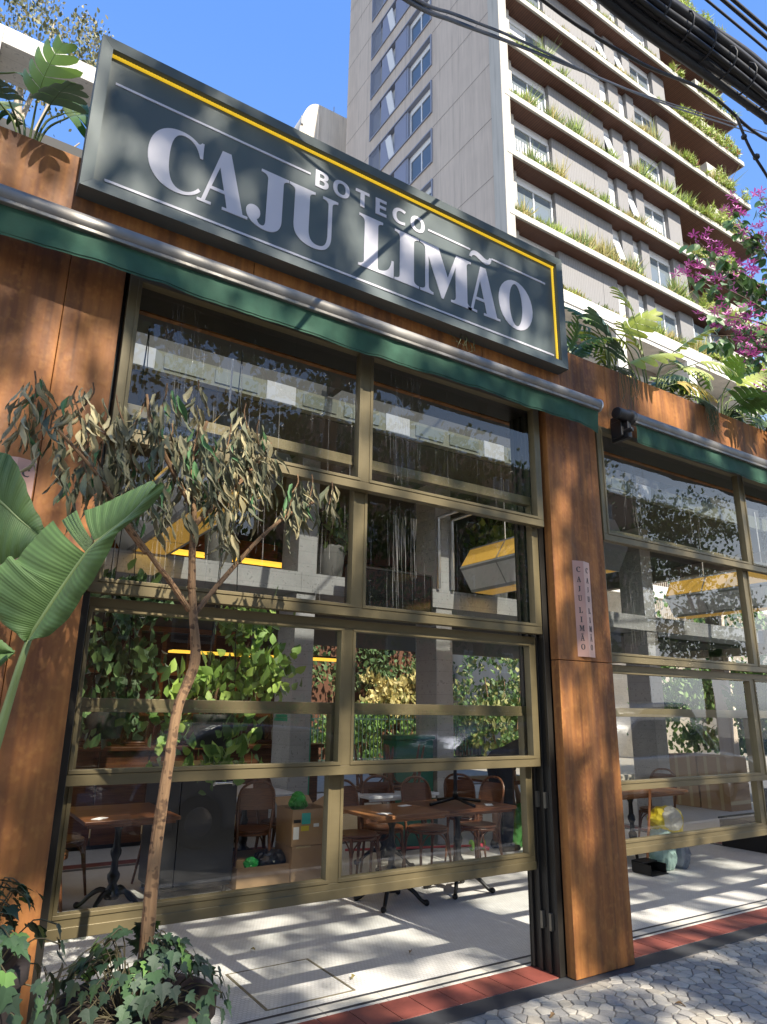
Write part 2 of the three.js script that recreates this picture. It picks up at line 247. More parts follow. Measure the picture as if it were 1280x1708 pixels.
// ---------- the restaurant ----------
const bar = thing('restaurant_building', 'rust-clad restaurant front with tall glazed bays under the big sign', 'building');
{
  const r = rng(3);
  // fascia plates and pillars, each plate its own piece
  for (const [x0, x1] of [[-6, -4.22], [-4.216, -2.42], [-2.416, -.62], [-.616, .74], [.744, 2.54], [2.544, 4.34], [4.344, 6.2], [6.204, 10.2]]) part('fascia_plate', box(x0, x1, 3.86, 4.432 + r() * .006, -.03, 0, .003), rust, bar);
  part('lintel', box(-6, 10.2, 3.861, 3.98, -.36, -.033), bronzeDark, bar);
  part('planter_wall', box(-6, 10.2, 3.98, 4.40, -.62, -.58), rust, bar);
  part('planter_soil', box(-6, 10.2, 4.25, 4.36, -.578, -.033), M({ map: T.asphalt, c: [1.2, .8, .5], roughness: 1 }), bar);
  const pil = (list) => { const [a, ...b] = list; const p = part('pillar', a, rust, bar); b.forEach((g) => part('rust_plate', g, rust, p)); };
  pil([box(-6, -4.70, .003, 3.857, -.33, 0, .004), box(-4.697, -3.404, .003, 3.857, -.33, 0, .004), box(-3.401, -3.13, .003, 3.857, -.33, .001, .004)]);
  pil([box(.0, .56, .003, 1.952, -.075, 0, .005), box(.0, .56, 1.956, 3.857, -.075, .001, .005)]);
  part('pillar_core', box(.03, .53, .003, 3.857, -.34, -.077), bronzeDark, bar);
  pil([box(4.68, 5.25, .003, 1.952, -.33, 0, .005), box(4.68, 5.25, 1.956, 3.857, -.33, .001, .005)]);
  // walls, ceilings, slab, columns
  part('wall', mg([box(-6.2, -6, .0, 5.3, -3.4, -.04), box(-6.2, -6, 2.95, 5.3, -9.6, -3.4), box(-6.2, -6, 0, 2.95, -9.6, -8.8)]), plaster, bar); part('wall', mg([box(10, 10.2, .0, 5.3, -1.0, -.04), box(10, 10.2, 2.75, 3.2, -9.6, -1.0), box(10, 10.2, 4.5, 5.3, -9.6, -1.0), box(10, 10.2, 0, 4.5, -9.6, -9.0), box(10, 10.2, 0, 4.5, -5.2, -4.9)]), plaster, bar);
  part('wall', mg([box(-6, 2.3, .0, 2.9, -9.8, -9.6), box(-6, 10, 2.9, 5.3, -9.8, -9.6), box(6.3, 6.5, 0, 2.9, -9.8, -9.6)]), M({ map: T.wood, c: [.5, .52, .52], roughness: .6 }), bar);
  part('wall', box(5.25, 10, 0.003, 3.857, -.33, -.04), plaster, bar);
  part('ceiling', box(-6, 10, 4.1, 4.24, -1.06, -.622), darkPaint, bar); part('ceiling', box(-6, 10, 3.99, 4.08, -.62, -.362), darkPaint, bar);
  part('roof', box(-6, 10, 4.75, 5.3, -9.6, -3.0), darkPaint, bar);
  part('roof_edge', box(-6, 10, 4.24, 5.3, -1.06, -.98), darkPaint, bar);
  // pale beam lit through the roof opening, with plates and raised panels on it
  const beam = part('roof_beam', box(-6, 10, 4.76, 4.98, -2.998, -2.90), M({ c: [.16, .165, .125], roughness: .7 }), bar);
  for (let k = -3; k < 6; k++) { const x = -2.46 + k * 1.52; part('beam_plate', box(x - .17, x + .17, 4.77, 4.985, -2.90, -2.893), M({ c: [.40, .41, .42], roughness: .7 }), beam); part('beam_panel', box(x + .26, x + .68, 4.80, 4.94, -2.90, -2.888), M({ c: [.115, .13, .10], roughness: .4 }), beam); part('beam_panel', box(x + .78, x + 1.25, 4.80, 4.94, -2.90, -2.888), M({ c: [.115, .13, .10], roughness: .4 }), beam); }
  for (const x of [-3.3, -.35, 2.6, 5.6, 8.4]) part('roof_rafter', box(x - .04, x + .04, 5.0, 5.2, -2.9, -1.06), bronzeDark, bar);
  { const g = new THREE.PlaneGeometry(16, 1.9); g.rotateX(-Math.PI / 2); g.translate(2, 5.22, -2.02); part('roof_glazing', g, M({ transmission: 1, thickness: 0, roughness: .75, c: [.85, .87, .85], side: THREE.DoubleSide }), bar); }
  const slab = part('upper_floor', box(-6, 10, 2.945, 3.19, -9.6, -4.0), concrete, bar);
  for (let k = 0; k < 4; k++) part('formwork_panel', box(-5.9 + k * 1.98 - .1, -3.94 + k * 1.98 - .1, 2.95, 3.185, -4.0, -3.994), concrete, slab);
  for (const [x0, x1] of [[-4.6, -4.2], [-.106, .152], [1.983, 2.256], [6.427, 6.714]]) { part('column', box(x0, x1, 0.003, 2.944, -4.5, -4.02, .008), concrete, bar); part('column', box(x0, x1, 3.191, 4.749, -4.5, -4.02, .008), concrete, bar); }
  for (const x of [2.0, 2.24]) part('steel_pipe', mg([cyl([x, 3.2, -3.97], [x, 4.2, -3.97], .025, 8), cyl([x, 4.2, -3.97], [x + .35, 4.35, -3.6], .025, 8)]), M({ c: [.6, .6, .6], roughness: .3, metalness: .8 }), bar);
  part('ceiling', box(-6, 10, 2.90, 2.944, -9.6, -4.52), darkPaint, bar);
  // timber-framed cabinet wall at the back, below and above
  part('wood_screen', mg([...Array(17)].flatMap((_, i) => [box(-5.5 + i * .42, -5.44 + i * .42, 1.5, 2.85, -8.3, -8.24)]).concat([box(-5.5, 1.6, 1.46, 1.56, -8.32, -8.22), box(-5.5, 1.6, 2.1, 2.16, -8.32, -8.22), box(-5.5, 1.6, 2.8, 2.88, -8.32, -8.22)])), lightWood, bar);
  part('amber_panel', box(-5, 1.6, 3.3, 4.6, -8.6, -8.5), M({ map: T.lightwood, c: [1.1, .8, .45], roughness: .5 }), bar);
}
// tracks beside the sashes
function track(x0, x1, label) {
  const t = new THREE.Group(); t.name = 'window_track'; bar.add(t);
  part('jamb', box(x0, x1, .003, 3.858, -.34, -.332), bronzeDark, t);
  for (const z of [-.332, -.262, -.185, -.112]) part('channel', box(x0, x1, .003, 3.857, z + .004, z + .03, .003), M({ c: [.035, .032, .027], roughness: .4, metalness: .4 }), t);
  part('back_plate', box((x0 + x1) / 2 - .006, (x0 + x1) / 2 + .006, .003, 3.857, -.331, -.085), bronzeDark, t);
  for (const y of [.25, .98]) for (const z of [-.232, -.155]) part('catch', box(x0 < 0 ? x0 - .004 : x0, x1 + .004, y, y + .1, z, z + .02), M({ c: [.2, .18, .14], roughness: .4, metalness: .5 }), t);
}
track(-.052, -.002, 'dark window track with steel catches left of the middle rust pillar'); track(-3.128, -3.085, 'dark window track beside the left rust pillar');
track(.562, .61, 'dark window track right of the middle rust pillar'); track(4.63, 4.678, 'dark window track at the far end of the right bay');

const streakMat = M({ c: [.75, .74, .70], roughness: .9, transparent: true, opacity: .13, side: THREE.DoubleSide });
function sash(label, x0, x1, yb, yg, yt, z, mulls, topRail, o = {}) {
  // outer edges x0..x1, yb bottom edge, yg bottom of the glass, yt top edge, z of the outer face
  const D = .056, st = .064, zb = z - D, L = [];
  L.push(box(x0, x1, yb, yg - .02, zb, z, .003)); if (o.foot) L.push(box(x0 - .001, x1 + .001, yb - .001, yb + .048, zb - .004, z + .007, .003));
  L.push(box(x0, x1, yt - topRail + .018, yt, zb, z, .003)); L.push(box(x0, x0 + st - .018, yg - .02, yt - topRail + .018, zb, z, .003), box(x1 - st + .018, x1, yg - .02, yt - topRail + .018, zb, z, .003));
  const frame = new THREE.Group(); frame.name = 'window_sash'; bar.add(frame);
  part('frame', mg(L), bronze, frame);
  const xs = [x0 + st, ...mulls.flatMap((m) => [m - .05, m + .05]), x1 - st];
  mulls.forEach((m) => part('mullion', mg([box(m - .034, m + .034, yg - .02, yt - topRail + .018, zb + .001, z - .001, .003)]), bronze, frame));
  for (let k = 0; k < xs.length; k += 2) {
    const a = xs[k], b = xs[k + 1], top = yt - topRail, B = .019;
    part('glazing_bead', mg([box(a - B, b + B, yg - B, yg, zb + .004, z + .005, .002), box(a - B, b + B, top, top + B, zb + .004, z + .005, .002), box(a - B, a, yg, top, zb + .004, z + .005, .002), box(b, b + B, yg, top, zb + .004, z + .005, .002)]), bronze, frame);
    const g = new THREE.PlaneGeometry(b - a, top - yg); g.translate((a + b) / 2, (top + yg) / 2, z - .026);
    part('pane', g, glass, frame);
    if (o.streaks) { const r = rng(Math.round(a * 100) + 77 + Math.round(z * 1000)), S = []; const n = Math.round(o.streaks * (b - a));
      for (let i = 0; i < n; i++) { const cl = r() < .6 ? a + (b - a) * (.12 + .16 * r()) : a + (b - a) * r(), w = .0012 + .003 * r() * r(), y1 = top - (top - yg) * r() * .5, y0 = Math.max(yg, y1 - (top - yg) * (.2 + .7 * r())); const q = new THREE.PlaneGeometry(w, y1 - y0, 1, 4); const p = q.attributes.position; for (let j = 0; j < p.count; j++) p.setX(j, p.getX(j) * (.4 + .6 * hash(j, i, 3)) + .003 * Math.sin(j + i)); q.translate(cl, (y0 + y1) / 2, z - .0245 + i * 1e-5); S.push(q); }
      if (S.length) tag(part('water_streaks', mg(S), streakMat, frame), null, null, null, 'stuff'); }
  }
  return frame;
}
sash('topmost sash of the left bay, with water-streaked panes under the green awning', -3.105, -.078, 2.895, 2.966, 3.86, .004, [-1.612], .05, { streaks: 46 });
sash('second sash from the top of the left bay, crossed by the wilted tree', -3.105, -.078, 2.128, 2.2, 3.13, -.066, [-1.597], .066, { streaks: 36 });
sash('third sash from the top of the left bay, at eye level', -3.118, -.078, 1.245, 1.316, 2.115, -.142, [-1.612], .066);
sash('lowest sash of the left bay, raised above the open floor gap', -3.09, -.078, .597, .697, 1.638, -.231, [-1.617], .066, { foot: true });
sash('topmost sash of the right bay, under the shorter awning', .575, 4.64, 2.895, 2.966, 3.86, .004, [2.607], .05, { streaks: 22 });
sash('second sash from the top of the right bay', .575, 4.64, 1.972, 2.042, 3.02, -.066, [2.607], .066, { streaks: 16 });
sash('third sash from the top of the right bay, in front of the stacked cartons', .59, 4.64, 1.052, 1.118, 1.96, -.142, [2.625], .066);
sash('lowest sash of the right bay, above the yellow bag', .61, 4.64, .597, .697, 1.64, -.231, [2.69], .066, { foot: true });

// ---------- awnings ----------
function awning(x0, x1, label, seed, motor) {
  const t = thing('awning', label, 'awning');
  part('roller', cyl([x0, 3.93, .15], [x1, 3.93, .15], .052, 20), metal, t);
  part('front_bar', box(x0 + .004, x1 - .03, 3.872, 3.893, .165, .196, .004), metal, t);
  const g = grid(150, 8, (u, v) => { const x = lerp(x0 + .03, x1 - .015, u), sag = .018 * (fbm(u, .3, 11, 3, 3, seed) - .4) + .012 * (fbm(u, .7, 40, 3, 2, seed + 8) - .5) + (u > .985 ? -.03 * (u - .985) / .015 : 0), w = (1 - v); return [x, lerp(3.715 + sag, 3.885, v), .172 + w * (.03 * (fbm(u, v * .3, 22, 4, 3, seed + 2) - .5) + .045 * (fbm(u, .5, 7, 2, 2, seed + 5) - .5)) + .007 * (fbm(u, v * .6, 60, 5, 2, seed + 11) - .5)]; });
  const gv = g.clone(); { const P = gv.attributes.position, U = gv.attributes.uv; for (let i = 0; i < P.count; i++) U.setXY(i, P.getX(i), P.getY(i)); } part('valance', gv, cloth, t);
  { const gp = g.attributes.position, hem = []; for (let i = 0; i < 150; i++) hem.push([gp.getX(i), gp.getY(i) + .013, gp.getZ(i) + .0015]); part('hem', tube(hem, .0022, 150, 4), M({ c: [.02, .055, .035], roughness: .9 }), t); }
  if (motor) part('motor', mg([lathe([[0, -.11], [.045, -.11], [.05, -.1], [.05, .02], [.062, .03], [.062, .08], [0, .08]], 18).rotateZ(-Math.PI / 2).translate(x0 - .07, 3.93, .15), box(x0 - .1, x0 + .01, 3.76, 3.9, .02, .13, .01), box(x0 - .07, x0 - .02, 3.74, 3.96, .0, .17, .01), cyl([x0 - .06, 3.8, .13], [x0 - .06, 3.8, .2], .02)]), black, t);
  else part('end_cap', cyl([x1, 3.93, .15], [x1 + .012, 3.93, .15], .056, 18), M({ c: [.55, .55, .55], roughness: .35, metalness: .6 }), t);
  for (const k of [.08, .5, .92]) part('bracket', box(lerp(x0, x1, k) - .02, lerp(x0, x1, k) + .02, 3.90, 3.97, .002, .12, .004), bronzeDark, t);
}
awning(-4.6, .425, 'long rolled green awning with steel roller below the sign', 3, false);
awning(.83, 4.7, 'shorter rolled green awning with black motor at its left end', 17, true);

// ---------- the big sign ----------
{
  const s = thing('restaurant_sign', 'large dark green framed sign lettered BOTECO CAJU LIMÃO with yellow light strip', 'sign');
  const X0 = -3.43, X1 = .172, Y0 = 4.19, Y1 = 5.188, zf = .11, green = M({ map: T.signgreen, roughness: .62 }), letterM = M({ c: [.60, .585, .63], roughness: .6 });
  part('panel', box(X0 + .02, X1 - .02, Y0 + .02, Y1 - .02, .0, .062), green, s);
  const fr = (pts) => extr(poly(pts), 1, 0), w = .062;
  const frameBar = (a, b, c, d) => { // mitred bar: outer edge a-b, inner edge d-c, sloping slightly towards the panel
    const P = (p, z) => [p[0], p[1], z], q = [P(a, 0), P(b, 0), P(c, 0), P(d, 0), P(a, zf), P(b, zf), P(c, zf - .006), P(d, zf - .006)];
    const f = [[4, 5, 6, 7], [0, 4, 7, 3], [1, 2, 6, 5], [0, 1, 5, 4], [3, 7, 6, 2], [0, 3, 2, 1]], pos = []; for (const [i, j, k, l] of f) pos.push(...q[i], ...q[j], ...q[k], ...q[i], ...q[k], ...q[l]);
    const g = new THREE.BufferGeometry(); g.setAttribute('position', new THREE.Float32BufferAttribute(pos, 3)); g.computeVertexNormals(); return muv(g);
  };
  const e = .0012;
  part('frame', frameBar([X0, Y0], [X1, Y0], [X1 - w, Y0 + w], [X0 + w, Y0 + w]), green, s); part('frame', frameBar([X1, Y1], [X0, Y1], [X0 + w, Y1 - w], [X1 - w, Y1 - w]), green, s);
  part('frame', frameBar([X1, Y0 + e], [X1, Y1 - e], [X1 - w, Y1 - w - e], [X1 - w, Y0 + w + e]), green, s); part('frame', frameBar([X0, Y1 - e], [X0, Y0 + e], [X0 + w, Y0 + w + e], [X0 + w, Y1 - w - e]), green, s);
  part('back', mg([box(X0 + .1, X1 - .1, 4.45, 4.5, -.2, -.001), box(X0 + .1, X1 - .1, 4.95, 5.0, -.2, -.001), ...[-3, -1.6, -.2].map((x) => box(x, x + .05, 4.36, 5.1, -.26, -.2))]), blackIron, s);
  // rope light inside the frame: beads along top and right
  const led = M({ c: [.9, .62, .04], emissive: new THREE.Color(1, .62, .03), emissiveIntensity: .24, roughness: .3 }), beads = [cyl([X0 + w + .002, Y1 - w - .014, .073], [X1 - w - .006, Y1 - w - .014, .073], .0066, 10), cyl([X1 - w - .014, Y1 - w - .006, .073], [X1 - w - .014, Y0 + w + .002, .073], .0066, 10)];
  for (let x = X0 + w + .006; x < X1 - w - .006; x += .0165) beads.push(new THREE.SphereGeometry(.0076, 8, 6).translate(x, Y1 - w - .014, .074));
  for (let y = Y1 - w - .03; y > Y0 + w + .01; y -= .0165) beads.push(new THREE.SphereGeometry(.0076, 8, 6).translate(X1 - w - .014, y, .074));
  tag(part('light_strip', mg([...beads, box(X0 + w, X1 - w, Y1 - w - .02, Y1 - w - .008, .063, .071), box(X1 - w - .02, X1 - w - .008, Y0 + w, Y1 - w - .02, .063, .071)]), led, s), null);
  // letters drawn after the photograph: fat stems, thin hairlines, flat serifs (unit cap height)
  const H = .405, yb = 4.41, z0 = .062, path = (fn) => { const q = new THREE.Shape(); fn(q); return q; };
  const bracket = (q, pts) => { q.moveTo(...pts[0]); for (let i = 1; i < pts.length; i++) { const p = pts[i]; p.length === 4 ? q.quadraticCurveTo(...p) : q.lineTo(...p); } q.closePath(); };
  const stem = (x0, x1, a, b) => path((q) => bracket(q, [[a, 0], [b, 0], [b, .045], [x1, .055, x1, .13], [x1, .87], [x1, .945, b, .955], [b, 1], [a, 1], [a, .955], [x0, .945, x0, .87], [x0, .13], [x0, .055, a, .045]]));
  const ell = (cx, cy, rx, ry, hx, hy, ox = 0) => { const q = new THREE.Shape(); q.absellipse(cx, cy, rx, ry, 0, Math.PI * 2); const h = new THREE.Path(); h.absellipse(cx + ox, cy, hx, hy, 0, Math.PI * 2, true); q.holes.push(h); return q; };
  const Aw = .74, Ash = () => [path((q) => { q.moveTo(.30, 1.0); q.lineTo(.43, 1.0); q.lineTo(.665, .045); q.lineTo(.74, .045); q.lineTo(.74, 0); q.lineTo(.36, 0); q.lineTo(.36, .045); q.lineTo(.43, .045); q.lineTo(.385, .27); q.lineTo(.17, .27); q.lineTo(.115, .045); q.lineTo(.20, .045); q.lineTo(.20, 0); q.lineTo(0, 0); q.lineTo(0, .045); q.lineTo(.06, .045); q.closePath(); const h = new THREE.Path(); h.moveTo(.188, .325); h.lineTo(.372, .325); h.lineTo(.288, .70); h.closePath(); q.holes.push(h); })];
  const L = {
    C: [path((q) => { q.moveTo(.74, .70); q.lineTo(.74, .97); q.lineTo(.705, .97); q.quadraticCurveTo(.69, .93, .66, .93); q.quadraticCurveTo(.56, 1.02, .42, 1.02); q.bezierCurveTo(.15, 1.02, 0, .80, 0, .50); q.bezierCurveTo(0, .18, .18, -.02, .43, -.02); q.quadraticCurveTo(.64, -.02, .75, .15); q.lineTo(.715, .185); q.quadraticCurveTo(.62, .04, .50, .04); q.bezierCurveTo(.33, .04, .285, .24, .285, .52); q.bezierCurveTo(.285, .80, .33, .96, .46, .96); q.quadraticCurveTo(.64, .96, .70, .70); q.closePath(); }), .75],
    A: [Ash()[0], Aw],
    J: [path((q) => { q.moveTo(.2, 1); q.lineTo(.66, 1); q.lineTo(.66, .955); q.quadraticCurveTo(.575, .945, .575, .87); q.lineTo(.575, .20); q.bezierCurveTo(.575, .02, .46, -.06, .33, -.06); q.bezierCurveTo(.16, -.06, .0, .03, 0, .19); q.bezierCurveTo(0, .34, .22, .35, .225, .19); q.quadraticCurveTo(.225, .11, .175, .08); q.quadraticCurveTo(.2, .0, .26, .0); q.quadraticCurveTo(.315, .01, .315, .12); q.lineTo(.315, .87); q.quadraticCurveTo(.315, .945, .2, .955); q.closePath(); }), .66],
    U: [path((q) => { q.moveTo(0, 1); q.lineTo(.46, 1); q.lineTo(.46, .955); q.quadraticCurveTo(.365, .945, .365, .87); q.lineTo(.365, .30); q.bezierCurveTo(.365, .12, .42, .045, .53, .045); q.bezierCurveTo(.66, .045, .705, .15, .705, .32); q.lineTo(.705, .87); q.quadraticCurveTo(.705, .945, .60, .955); q.lineTo(.60, 1); q.lineTo(.88, 1); q.lineTo(.88, .955); q.quadraticCurveTo(.775, .945, .775, .87); q.lineTo(.775, .30); q.bezierCurveTo(.775, .06, .65, -.03, .47, -.03); q.bezierCurveTo(.24, -.03, .105, .08, .105, .30); q.lineTo(.105, .87); q.quadraticCurveTo(.105, .945, 0, .955); q.closePath(); }), .88],
    L: [path((q) => { q.moveTo(0, 0); q.lineTo(.68, 0); q.lineTo(.68, .33); q.lineTo(.64, .33); q.quadraticCurveTo(.61, .07, .40, .055); q.quadraticCurveTo(.365, .055, .365, .12); q.lineTo(.365, .87); q.quadraticCurveTo(.365, .945, .46, .955); q.lineTo(.46, 1); q.lineTo(0, 1); q.lineTo(0, .955); q.quadraticCurveTo(.105, .945, .105, .87); q.lineTo(.105, .13); q.quadraticCurveTo(.105, .055, 0, .045); q.closePath(); }), .68],
    I: [stem(.1, .37, 0, .47), .47],
    M: [path((q) => { q.moveTo(0, 0); q.lineTo(.28, 0); q.lineTo(.28, .045); q.quadraticCurveTo(.18, .055, .18, .14); q.lineTo(.18, .74); q.lineTo(.46, .0); q.lineTo(.50, .0); q.lineTo(.78, .74); q.lineTo(.78, .14); q.quadraticCurveTo(.78, .055, .67, .045); q.lineTo(.67, 0); q.lineTo(1.14, 0); q.lineTo(1.14, .045); q.quadraticCurveTo(1.04, .055, 1.04, .13); q.lineTo(1.04, .87); q.quadraticCurveTo(1.04, .945, 1.14, .955); q.lineTo(1.14, 1); q.lineTo(.80, 1); q.lineTo(.60, .46); q.lineTo(.40, 1); q.lineTo(0, 1); q.lineTo(0, .955); q.quadraticCurveTo(.11, .945, .11, .87); q.lineTo(.11, .14); q.quadraticCurveTo(.11, .055, 0, .045); q.closePath(); }), 1.14],
    O: [ell(.43, .5, .43, .525, .165, .455), .86],
  };
  const put = (k, x0, x1) => { const [sh, w0] = L[k]; const g = new THREE.ExtrudeGeometry(sh, { depth: .004, bevelEnabled: false, curveSegments: 14 }); g.scale((x1 - x0) / w0, H, 1); g.translate(x0, yb, z0); part('letter', clean(g), letterM, s); };
  put('C', -3.113, -2.80); put('A', -2.818, -2.508); put('J', -2.52, -2.255); put('U', -2.25, -1.898); put('L', -1.735, -1.455); put('I', -1.448, -1.243); put('M', -1.232, -.768); put('A', -.802, -.492); put('O', -.5, -.148);
  { const tl = path((q) => { q.moveTo(-.115, -.005); q.quadraticCurveTo(-.10, .065, -.045, .06); q.quadraticCurveTo(-.01, .055, .03, .03); q.quadraticCurveTo(.07, .015, .085, .055); q.lineTo(.105, .05); q.quadraticCurveTo(.095, -.02, .04, -.018); q.quadraticCurveTo(.0, -.012, -.04, .012); q.quadraticCurveTo(-.08, .03, -.095, -.008); q.closePath(); }); const g = new THREE.ExtrudeGeometry(tl, { depth: .004, bevelEnabled: false, curveSegments: 10 }); g.translate(-.665, 4.875, z0); part('letter', clean(g), letterM, s); }
  const bt = [['B', -2.072, -1.975], ['O', -1.94, -1.815], ['T', -1.768, -1.66], ['E', -1.608, -1.52], ['C', -1.468, -1.358], ['O', -1.315, -1.193]];
  for (const [c, a, b] of bt) part('letter', glyph(c, sansB, a, b, 4.868, 4.998, .004).translate(0, 0, z0), letterM, s);
  for (const [a, b, y] of [[-3.325, -2.108, 4.942], [-1.162, -.77, 4.928], [-.56, .012, 4.928], [-3.31, .066, 4.302]]) part('rule_line', box(a, b, y - .0075, y + .0075, z0, z0 + .004), letterM, s);
}
// pink name plates on the pillars: two faces folded along an upright edge
function plate(label, x0, xr, x1, y0, y1) {
  const s = thing('name_plate', label, 'sign'), pink = M({ c: [.56, .33, .26], roughness: .5 }), ink = M({ c: [.07, .065, .06], roughness: .7 }), d = .026;
  const sh = poly([[x0, 0.001], [x1, 0.001], [xr, d]]); const g = new THREE.ExtrudeGeometry(sh, { depth: y1 - y0, bevelEnabled: false }); g.rotateX(-Math.PI / 2); g.scale(1, 1, -1); g.translate(0, y0, 0);
  const idx = g.index; if (!idx) { const p = g.attributes.position.array; for (let i = 0; i < p.length; i += 9) for (let k = 0; k < 3; k++) { const t = p[i + 3 + k]; p[i + 3 + k] = p[i + 6 + k]; p[i + 6 + k] = t; } g.computeVertexNormals(); }
  part('plate_body', clean(g), pink, s);
  const rows = [['C', .907], ['A', .80], ['J', .70], ['U', .60], null, ['L', .475], ['I', .38], ['M', .29], ['Ã', .19], ['O', .10]].filter(Boolean);
  for (const [a, b, za, zb] of [[x0, xr, .0, d], [xr, x1, d, 0]]) {
    const len = Math.hypot(b - a, zb - za), ang = -Math.atan2(zb - za, b - a);
    for (const [ch, f] of rows) { const w = { I: .018, J: .022, M: .042, L: .03 }[ch] || .034, h = ch === 'Ã' ? .052 : .04; const l = glyph(ch, serifB, -w / 2, w / 2, 0, h, .0015); l.rotateY(ang); l.translate((a + b) / 2, lerp(y0, y1, f) - .02, (za + zb) / 2 + .0008); part('letter', l, ink, s); }
  }
}
plate('pink folded name plate CAJU LIMÃO on the middle rust pillar', .196, .287, .378, 1.985, 2.685);
plate('pink folded name plate on the left pillar, half hidden by the banana leaf', -3.565, -3.49, -3.41, 2.0, 2.70);
// ---------- indoors: lamps ----------
{
  const yellow = M({ c: [.62, .37, .07], roughness: .55, emissive: new THREE.Color(1, .55, .10), emissiveIntensity: .10 }), grey = M({ c: [.32, .32, .31], roughness: .6 }), pale = M({ c: [.68, .68, .66], roughness: .5 });
  const lampAt = (x, z0, z1, label) => {
    const t = thing('pendant_lamp', label, 'lamp', [x, 3.5, 0], 0, undefined), R = .40, n = 6, P = (k, r) => [Math.cos(k / n * Math.PI * 2) * r, Math.sin(k / n * Math.PI * 2) * r * .9];
    const hex = new THREE.Shape(); for (let k = 0; k < n; k++) { const p = P(k, R); k ? hex.lineTo(...p) : hex.moveTo(...p); } hex.closePath();
    const body = new THREE.ExtrudeGeometry(hex, { depth: z1 - z0, bevelEnabled: false }); body.translate(0, 0, z0); part('lamp_body', muv(body), grey, t);
    const inset = .035, N = 3, L = (z1 - z0) / N;
    for (let k = 0; k < n; k++) {
      const a = P(k, R), b = P(k + 1, R), ux = b[0] - a[0], uy = b[1] - a[1], l = Math.hypot(ux, uy), nx = uy / l, ny = -ux / l;
      const col = (k === 4 || k === 1) ? yellow : (k === 0 || k === 2) ? yellow : null;
      for (let i = 0; i < N; i++) { if (!col && k % 3 !== 2 && k % 3 !== 0) continue; const q = (s, z, d) => [a[0] + ux * s + nx * d, a[1] + uy * s + ny * d, z]; const s0 = inset / l, s1 = 1 - inset / l, za = z0 + i * L + .012, zb = z0 + (i + 1) * L - .012; const g = grid(1, 1, (u, v) => q(lerp(s0, s1, u), lerp(zb, za, v), .003)); part('lamp_panel', clean(g), col || pale, t); }
    }
    for (const z of [z0 + .5, z1 - .5]) part('cable', cyl([0, R * .78, z], [0, 1.24, z], .008, 6), pale, t);
    const l = new THREE.RectAreaLight(new THREE.Color(1, .62, .18), .8, .36, z1 - z0 - .1); l.position.set(x, 3.5 - R * .78 - .03, (z0 + z1) / 2); l.lookAt(x, 0, (z0 + z1) / 2); scene.add(l);
  };
  lampAt(-1.866, -4.35, -1.35, 'long six-sided hanging lamp with yellow underside, left behind the wilted tree');
  lampAt(2.71, -3.9, -1.72, 'long six-sided hanging lamp seen either side of the middle pillar');
  lampAt(7.1, -3.8, -1.8, 'long six-sided hanging lamp at the right in the right bay');
  // strip lights at the back
  const strip = M({ c: [.9, .6, .1], emissive: new THREE.Color(1, .55, .06), emissiveIntensity: .6 });
  for (const [x0, x1, y, z, label] of [[-1.2, .9, 3.72, -6.2, 'upper yellow strip light hanging in the upper room'], [-1.3, .7, 3.50, -6.0, 'lower yellow strip light hanging in the upper room'], [-2.2, -1.5, 2.32, -6.4, 'yellow strip light low behind the plant at the left'], [-.6, 1.5, 2.42, -7.3, 'yellow strip light behind the grey columns under the upper floor'], [1.1, 1.9, 2.36, -6.5, 'yellow strip light right of the first column']]) {
    const t = thing('strip_light', label, 'lamp'); part('glow_panel', box(x0, x1, y - .016, y + .016, z - .12, z + .12), strip, t); part('housing', box(x0, x1, y + .017, y + .045, z - .10, z + .10, .004), black, t);
    const l = new THREE.RectAreaLight(new THREE.Color(1, .6, .15), 2.2, x1 - x0, .22); l.position.set((x0 + x1) / 2, y - .03, z); l.lookAt((x0 + x1) / 2, 0, z); scene.add(l);
  }
}
// ---------- indoors: tables, chairs ----------
const tableBaseGeo = (() => { const L = [lathe([[0, .09], [.055, .09], [.07, .12], [.045, .17], [.032, .2], [.048, .24], [.05, .27], [.03, .3], [.026, .38], [.042, .42], [.044, .45], [.028, .48], [.024, .6], [.04, .64], [.05, .68], [.03, .70], [0, .70]], 14)]; const legs = []; for (let k = 0; k < 4; k++) { const a = k * Math.PI / 2 + Math.PI / 4, c = Math.cos(a), s = Math.sin(a); legs.push(tube([[.03 * c, .13, .03 * s], [.11 * c, .15, .11 * s], [.2 * c, .1, .2 * s], [.27 * c, .035, .27 * s], [.31 * c, .02, .31 * s]], [.026, .022, .018, .016, .022], 12, 8)); legs.push(new THREE.SphereGeometry(.026, 8, 6).translate(.31 * c, .022, .31 * s)); } L.push(box(-.2, .2, .70, .718, -.03, .03), box(-.03, .03, .699, .717, -.2, .2)); return [mg(L), legs]; })();
function table(name, label, x, z, w, d, topM, ry = 0, group) {
  const t = thing(name, label, 'table', [x, 0, z], ry, group);
  part('tabletop', box(-w / 2, w / 2, .72, .75, -d / 2, d / 2, .006), topM, t); part('table_edge', mg([box(-w / 2 + .03, w / 2 - .03, .695, .719, -d / 2 + .03, -d / 2 + .05), box(-w / 2 + .03, w / 2 - .03, .695, .719, d / 2 - .05, d / 2 - .03)]), topM, t);
  part('pedestal', tableBaseGeo[0], blackIron, t); for (let k = 0; k < 4; k++) part('foot', mg([tableBaseGeo[1][k * 2], tableBaseGeo[1][k * 2 + 1]]), blackIron, t);
  return t;
}
const paleTop = M({ c: [.62, .64, .68], roughness: .25 });
table('cafe_table', 'dark wooden table nearest the left rust pillar, behind the lowest sash', -2.12, -3.02, .74, .95, wood);
table('cafe_table', 'dark wooden table furthest left, behind the other left table', -2.85, -4.05, .8, .8, wood);
table('cafe_table', 'reddish wooden table on iron feet just right of the window mullion', .0, -2.08, .76, .70, lightWood);
